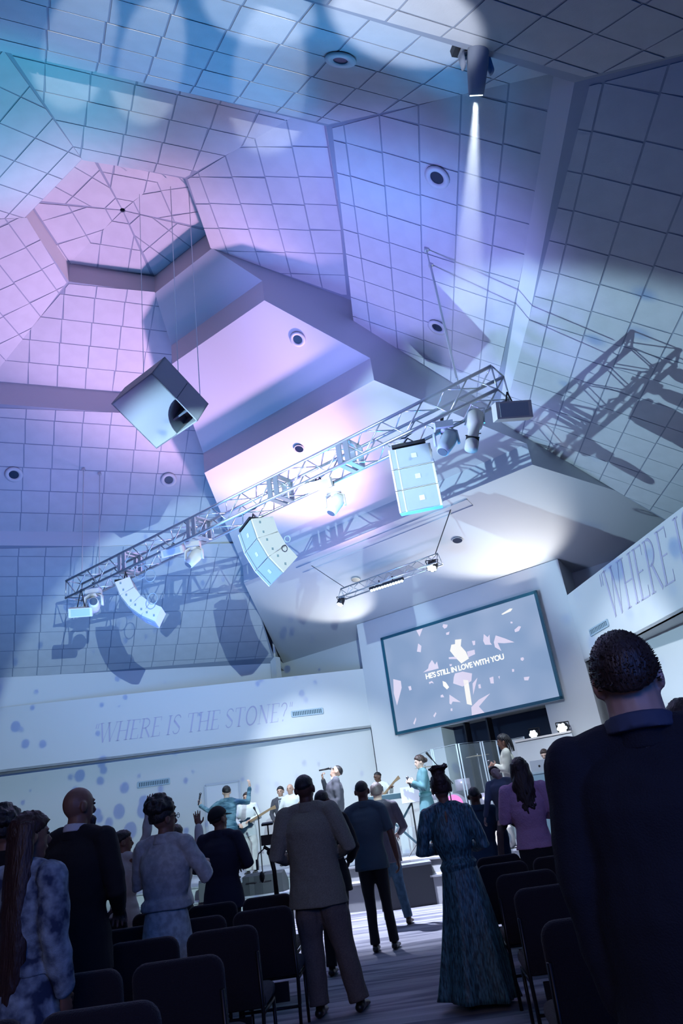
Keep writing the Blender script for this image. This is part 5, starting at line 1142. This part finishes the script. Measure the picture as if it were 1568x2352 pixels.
RIGHT = [(1096, 1972, 8.0, 5, ('left end of the farthest right row, below the boy in blue', 'second of the farthest right row, below the lilac sweater', 'third of the farthest right row', 'fourth of the farthest right row, beside the tall man', 'fifth of the farthest right row, behind the tall man')),
         (1098, 1990, 6.95, 4, ('left end of the second right row, beside the teal gown', 'second in the second right row from the stage', 'third in the second right row, beside the tall man', 'fourth in the second right row, behind the tall man')),
         (1141, 2012, 5.75, 3, ('left end of the middle right row, high square back', 'second in the middle right row, beside the tall man', 'third in the middle right row, behind the tall man')),
         (1183, 2045, 4.6, 3, ('left end of the fourth right row, left of the tall man', 'second in the fourth right row, behind the tall man', 'third in the fourth right row, behind the tall man')),
         (1247, 2120, 3.3, 2, ('aisle seat of the nearest right row against the tall man', 'second in the nearest right row, hidden by the tall man'))]
for px, py, d, n, lb in RIGHT:
    for i in range(n): chair_at(px, py, d, 'padded church chair, ' + lb[i], GR_, rad(-3), .225 + i * PITCHX)

# ------------------------------------------------------------------ things on and before the stage
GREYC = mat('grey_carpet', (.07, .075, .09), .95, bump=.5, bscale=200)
def at_on(px, py, z): return at_z(px, py, z)
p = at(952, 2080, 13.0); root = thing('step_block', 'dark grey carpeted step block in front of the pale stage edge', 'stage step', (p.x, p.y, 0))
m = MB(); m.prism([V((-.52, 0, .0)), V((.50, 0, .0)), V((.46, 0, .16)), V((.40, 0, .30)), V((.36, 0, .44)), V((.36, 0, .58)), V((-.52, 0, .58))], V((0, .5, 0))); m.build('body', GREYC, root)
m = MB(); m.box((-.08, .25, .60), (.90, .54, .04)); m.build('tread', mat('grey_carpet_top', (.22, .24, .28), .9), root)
def wedge(label, px, d, z, w=.55, az=0):
    p = at(px, 2000, d); root = thing('floor_monitor', label, 'loudspeaker', (p.x, p.y, z), -rad(az))
    m = MB(); m.prism([V((-w / 2, 0, 0)), V((-w / 2, .42, 0)), V((-w / 2, .42, .10)), V((-w / 2, .16, .34)), V((-w / 2, 0, .30))], V((w, 0, 0))); m.build('cabinet', mat('monitor_black', (.05, .055, .065), .6), root)
    m = MB(); m.prism([V((-w * .44, .40, .125)), V((-w * .44, .18, .33)), V((w * .44, .18, .33)), V((w * .44, .40, .125))], V((0, .012, .012))); m.build('grille', mat('monitor_grille', (.12, .13, .15), .5), root)
    m = MB(); m.tube([V((-.10, -.01, .2)), V((-.10, -.035, .2)), V((.10, -.035, .2)), V((.10, -.01, .2))], .01, 6); m.build('handle', BLACKM, root)
wedge('dark floor monitor on the stage step behind the video camera', 608, 14.25, .42, .62, 10)
wedge('dark floor monitor on the stage step beside the capped man', 490, 14.6, .42, .55, -10)
wedge('low dark floor monitor between the capped man and the video camera', 576, 14.35, .42, .4, 25)
# video camera on a stand
p = at(617, 1925, 8.3); root = thing('video_camera', 'video camera with a top screen on a black gimbal stand before the stage', 'camera', (p.x, p.y, 0)); z0 = 1.34 - (1925 - 1916) * 8.3 / 1900
m = MB(); m.box((0, 0, z0), (.15, .12, .10)); m.tube([(0, .05, z0), (0, .16, z0)], .035, 12); m.build('body', BLACKM, root)
m = MB(); m.box((0, -.01, z0 + .155), (.12, .08, .02), M.Rotation(.2, 3, 'X')); m.tube([(0, 0, z0 + .05), (0, 0, z0 + .15)], .008, 6); m.build('top_screen', BLACKM, root)
m = MB(); m.tube([(-.06, 0, z0 - .06), (0, 0, z0 - .10), (.06, 0, z0 - .06), (.09, 0, z0 - .03)], .018, 8); m.ball((0, 0, z0 - .12), .035); m.build('gimbal', BLACKM, root)
m = MB(); m.tube([(0, 0, z0 - .12), (.03, 0, z0 - .30), (.035, 0, z0 - .56)], [.026, .022, .026], 10); m.build('grip', BLACKM, root, True)
m = MB(); m.box((.035, 0, z0 - .59), (.16, .14, .08)); m.build('plate', BLACKM, root)
m = MB(); m.tube([(.04, 0, z0 - .6), (.04, 0, .35)], .018, 8); m.build('post', BLACKM, root)
for a in (90, 210, 330): m = MB(); m.tube([(.04, 0, .40), (.04 + .34 * cos(rad(a)), .34 * sin(rad(a)), .01)], .014, 8); m.build('leg', BLACKM, root)
for a in (20, 160, 270): m = MB(); m.tube([(.035 + .05 * cos(rad(a)), .05 * sin(rad(a)), z0 - .56), (.035 + .12 * cos(rad(a)), .12 * sin(rad(a)), z0 - .60)], .010, 6); m.build('knob', mat('red_knob', (.4, .02, .03), .4) if a == 160 else BLACKM, root)
m = MB(); m.ball((-.10, 0, z0 - .34), (.03, .05, .055)); m.box((-.14, 0, z0 - .22), (.02, .06, .10)); m.tube([(-.14, 0, z0 - .2), (-.12, 0, z0 - .12), (-.06, 0, z0 - .08)], .006, 5); m.build('accessory', BLACKM, root)
def mic_stand(label, px, d, z, h=1.5, boom=(.3, 0, .15)):
    p = at(px, 1850, d); root = thing('microphone_stand', label, 'stand', (p.x, p.y, z))
    m = MB(); m.tube([(0, 0, .03), (0, 0, h)], .011, 8); m.build('pole', BLACKM, root)
    m = MB(); m.disc((0, 0, 0), .14, (0, 0, 1), .025, 18); m.build('base', BLACKM, root)
    b = V(boom); m = MB(); m.tube([V((0, 0, h)) - b * .4, V((0, 0, h)) + b], .009, 6); m.build('boom', BLACKM, root)
    m = MB(); m.tube([V((0, 0, h)) + b, V((0, 0, h)) + b * 1.35], [.014, .022], 8, round_=True); m.build('head', BLACKM, root)
mic_stand('black microphone stand behind the video camera', 591, 15.0, STZ, 1.05, (-.05, 0, .12))
mic_stand('microphone stand with a slanted boom beside the drum screen', 1038, 14.2, STZ, 1.25, (-.22, 0, .34))
# keyboard, music stand
p = at(915, 1900, 14.9); root = thing('keyboard', 'dark stage keyboard on a crossed stand beside the teal-dressed singer', 'keyboard', (p.x, p.y, STZ), rad(12)); KB = mat('keyboard_case', (.05, .10, .14), .4)
m = MB(); m.box((0, 0, 1.06), (1.15, .32, .09)); m.build('case', KB, root)
m = MB(); m.box((0, -.06, 1.11), (1.02, .14, .015)); m.build('keys', WHITES, root)
for s_ in (-1, 1):
    m = MB(); m.tube([(-.45 * s_, -.12, .02), (.45 * s_, .12, 1.02)], .02, 8); m.build('leg', KB, root)
m = MB(); m.tube([(-.45, -.2, .02), (-.45, .2, .02)], .02, 8); m.tube([(.45, -.2, .02), (.45, .2, .02)], .02, 8); m.build('foot', KB, root)
p = at(943, 1830, 14.7); root = thing('music_stand', 'pale music stand panel between the bass player and the teal-dressed singer', 'stand', (p.x, p.y, STZ))
m = MB(); m.box((0, 0, 1.05), (.36, .02, .30), M.Rotation(-.3, 3, 'X')); m.build('desk', mat('pale_panel', (.62, .62, .72), .5), root)
m = MB(); m.tube([(0, 0, 0), (0, 0, .95)], .014, 8); m.build('pole', BLACKM, root)
for a in (90, 210, 330): m = MB(); m.tube([(0, 0, .22), (.24 * cos(rad(a)), .24 * sin(rad(a)), .01)], .01, 6); m.build('leg', BLACKM, root)
# drum riser, kit and clear screen
p = at(1062, 1870, 16.9); DZ = 1.12; yawd = -rad(20)
root = thing('drum_riser', 'low pale drum riser behind the clear screen', 'riser', (p.x, p.y, STZ), yawd); m = MB(); m.box((0, 0, (DZ - STZ) / 2), (2.3, 1.9, DZ - STZ)); m.build('platform', STAGEF, root)
root = thing('drum_kit', 'drum kit with a pink-glowing bass drum head behind the clear screen', 'drums', (p.x, p.y, DZ), yawd)
SHELL = mat('drum_shell', (.55, .50, .62), .3, .3); PNK = mat('drum_head_glow', (.9, .25, .6), .5, emit=(1, .12, .45), estr=.7); CYM = mat('cymbal_brass', (.75, .62, .40), .25, .9)  # pink light on the drum head is put into its colour and glow
m = MB(); m.tube([(0, -.55, .30), (0, -.12, .30)], .22, 28); m.build('bass_drum', SHELL, root, True)
m = MB(); m.disc((0, -.552, .30), .20, (0, -1, 0), .01, 28); m.build('bass_drum_head', PNK, root)
for x, y, z, r_, h_ in ((-.22, -.3, .78, .15, .2), (.2, -.3, .78, .16, .22), (-.5, .0, .60, .17, .14), (.58, .05, .45, .21, .38)):
    m = MB(); m.tube([(x, y, z - h_), (x, y, z)], r_, 22); d_ = m.build('drum', SHELL, root, True); m = MB(); m.disc((x, y, z), r_ * .97, (0, 0, 1), .006, 22); m.build('skin', WHITES, d_)
    m = MB(); m.tube([(x, y, z - h_), (x * .9, y + .05, 0)], .012, 6); m.build('stand', ALU, d_)
for x, y, z, r_ in ((-.62, -.1, 1.15, .24), (.6, -.15, 1.2, .26), (-.85, .1, .92, .18)):
    m = MB(); m.tube([(x, y, z + .015), (x, y, z), (x, y, z - .002)], [.03, r_, r_], 26); c_ = m.build('cymbal', CYM, root, True); m = MB(); m.tube([(x, y, 0), (x, y, z + .05)], .012, 6); m.build('stand', ALU, c_)
m = MB(); m.tube([(0, .45, 0), (0, .45, .42)], .03, 8); m.disc((0, .45, .42), .17, (0, 0, 1), .07, 18); m.build('stool', BLACKM, root)
ACR = bpy.data.materials.new('clear_acrylic'); ACR.use_nodes = True; nt = ACR.node_tree; b_ = nt.nodes['Principled BSDF']; b_.inputs['Base Color'].default_value = (.7, .82, .9, 1); b_.inputs['Roughness'].default_value = .08; b_.inputs['Alpha'].default_value = .07
root = thing('drum_screen', 'clear acrylic screen panels with pale edges standing before the drums', 'screen', (0, 0, 0))
PX = [(972, 16.6), (1013, 15.6), (1076, 15.2), (1134, 15.5), (1172, 15.9)]
Q = [at(x, 1850, d) for x, d in PX]; Q = [V((q.x, q.y, STZ)) for q in Q]
for a, b in zip(Q[:-1], Q[1:]):
    e = (b - a).normalized(); n_ = e.cross(UP); m = MB(); m.prism([a + e * .03, b - e * .03, b - e * .03 + UP * 1.85, a + e * .03 + UP * 1.85], n_ * .008); pn = m.build('panel', ACR, root)
    m = MB(); m.tube([a + e * .03, a + e * .03 + UP * 1.87, b - e * .03 + UP * 1.87, b - e * .03], .016, 6); m.build('edge', mat('pale_edge', (.6, .68, .76), .4), pn)
# white partition behind the stage right, desk, laptop
p0, p1 = at(1183, 1705, 17.9), at(1312, 1683, 17.4); zt2 = (p0.z + p1.z) / 2; p0 = V((p0.x, p0.y, STZ)); p1 = V((p1.x, p1.y, STZ)); e = (p1 - p0).normalized(); n_ = e.cross(UP) * -1
root = thing('stage_partition', 'white waist-high partition wall behind the laptop desk', 'partition', p0); m = MB(); m.prism([V((0, 0, 0)), p1 - p0, p1 - p0 + UP * (zt2 - STZ), UP * (zt2 - STZ)], n_ * .10); m.build('panel', WALLM, root)
m = MB(); m.prism([-n_ * .03 + UP * (zt2 - STZ), p1 - p0 - n_ * .03 + UP * (zt2 - STZ), p1 - p0 - n_ * .03 + UP * (zt2 - STZ + .04), -n_ * .03 + UP * (zt2 - STZ + .04)], n_ * .16); m.build('cap', WHITEP, root)
p0, p1 = at(1150, 1702, 18.2), at(1203, 1698, 18.0); zt3 = p0.z; p0 = V((p0.x, p0.y, STZ)); p1 = V((p1.x, p1.y, STZ))
root = thing('stage_partition', 'narrow white framed panel left of the laptop desk', 'partition', p0); m = MB(); m.prism([V((0, 0, 0)), p1 - p0, p1 - p0 + UP * (zt3 - STZ), UP * (zt3 - STZ)], V((0, .06, 0))); m.build('panel', WALLM, root)
m = MB(); m.tube([V((0, -.01, 0)), V((0, -.01, zt3 - STZ)), p1 - p0 + V((0, -.01, zt3 - STZ)), p1 - p0 + V((0, -.01, 0))], .02, 4); m.build('frame', mat('pale_edge', (.6, .68, .76), .4), root)
p = at(1268, 1850, 14.8); root = thing('desk', 'grey-blue stage desk with the open laptop on it', 'desk', (p.x, p.y, STZ), rad(-6)); DK = mat('desk_grey', (.20, .30, .38), .6)
hT = 1.34 + (1828 - 1777) * 14.8 / 1900 - STZ
m = MB(); m.box((0, 0, hT / 2), (.95, .02, hT)); m.build('front_panel', DK, root)
for sx in (-1, 1): m = MB(); m.box((sx * .465, .27, hT / 2), (.02, .52, hT)); m.build('side_panel', DK, root)
m = MB(); m.box((0, .27, hT + .012), (.99, .58, .025)); m.build('top', mat('desk_top', (.30, .38, .45), .5), root)
pl = at(1244, 1775, 14.75); root = thing('laptop', 'open silver laptop seen from behind with a small dark round mark', 'laptop', (pl.x, pl.y + .1, STZ + hT + .026), rad(-8)); SIL = mat('silver_case', (.66, .68, .72), .35, .5)
m = MB(); m.box((0, .12, .008), (.33, .23, .015)); m.build('base', SIL, root)
Rl = M.Rotation(rad(18), 3, 'X'); m = MB(); m.box(Rl @ V((0, 0, .115)), (.33, .01, .225), Rl); lid = m.build('lid', SIL, root); m = MB(); m.ball(Rl @ V((0, -.006, .115)), (.020, .004, .023), Rl, 12, 8); m.build('mark', BLACKM, lid)
p = at(1149, 1880, 12.9); root = thing('white_speaker', 'small white rounded loudspeaker box low on the stage beside the lilac sweater', 'loudspeaker', (p.x, p.y, STZ))
m = MB(); m.tube([(0, 0, 0), (0, 0, .04), (0, 0, .30), (0, 0, .34)], [(.15, .13), (.17, .15), (.16, .14), (.12, .10)], 16, ref=(1, 0, 0)); m.build('cabinet', WHITEP, root, True); m = MB(); m.disc((0, -.145, .17), .09, (0, -1, 0), .01, 20); m.build('cone', GRILLE, root)

bpy.data.objects.remove(TS[1]); bpy.data.scenes.remove(TS[0])
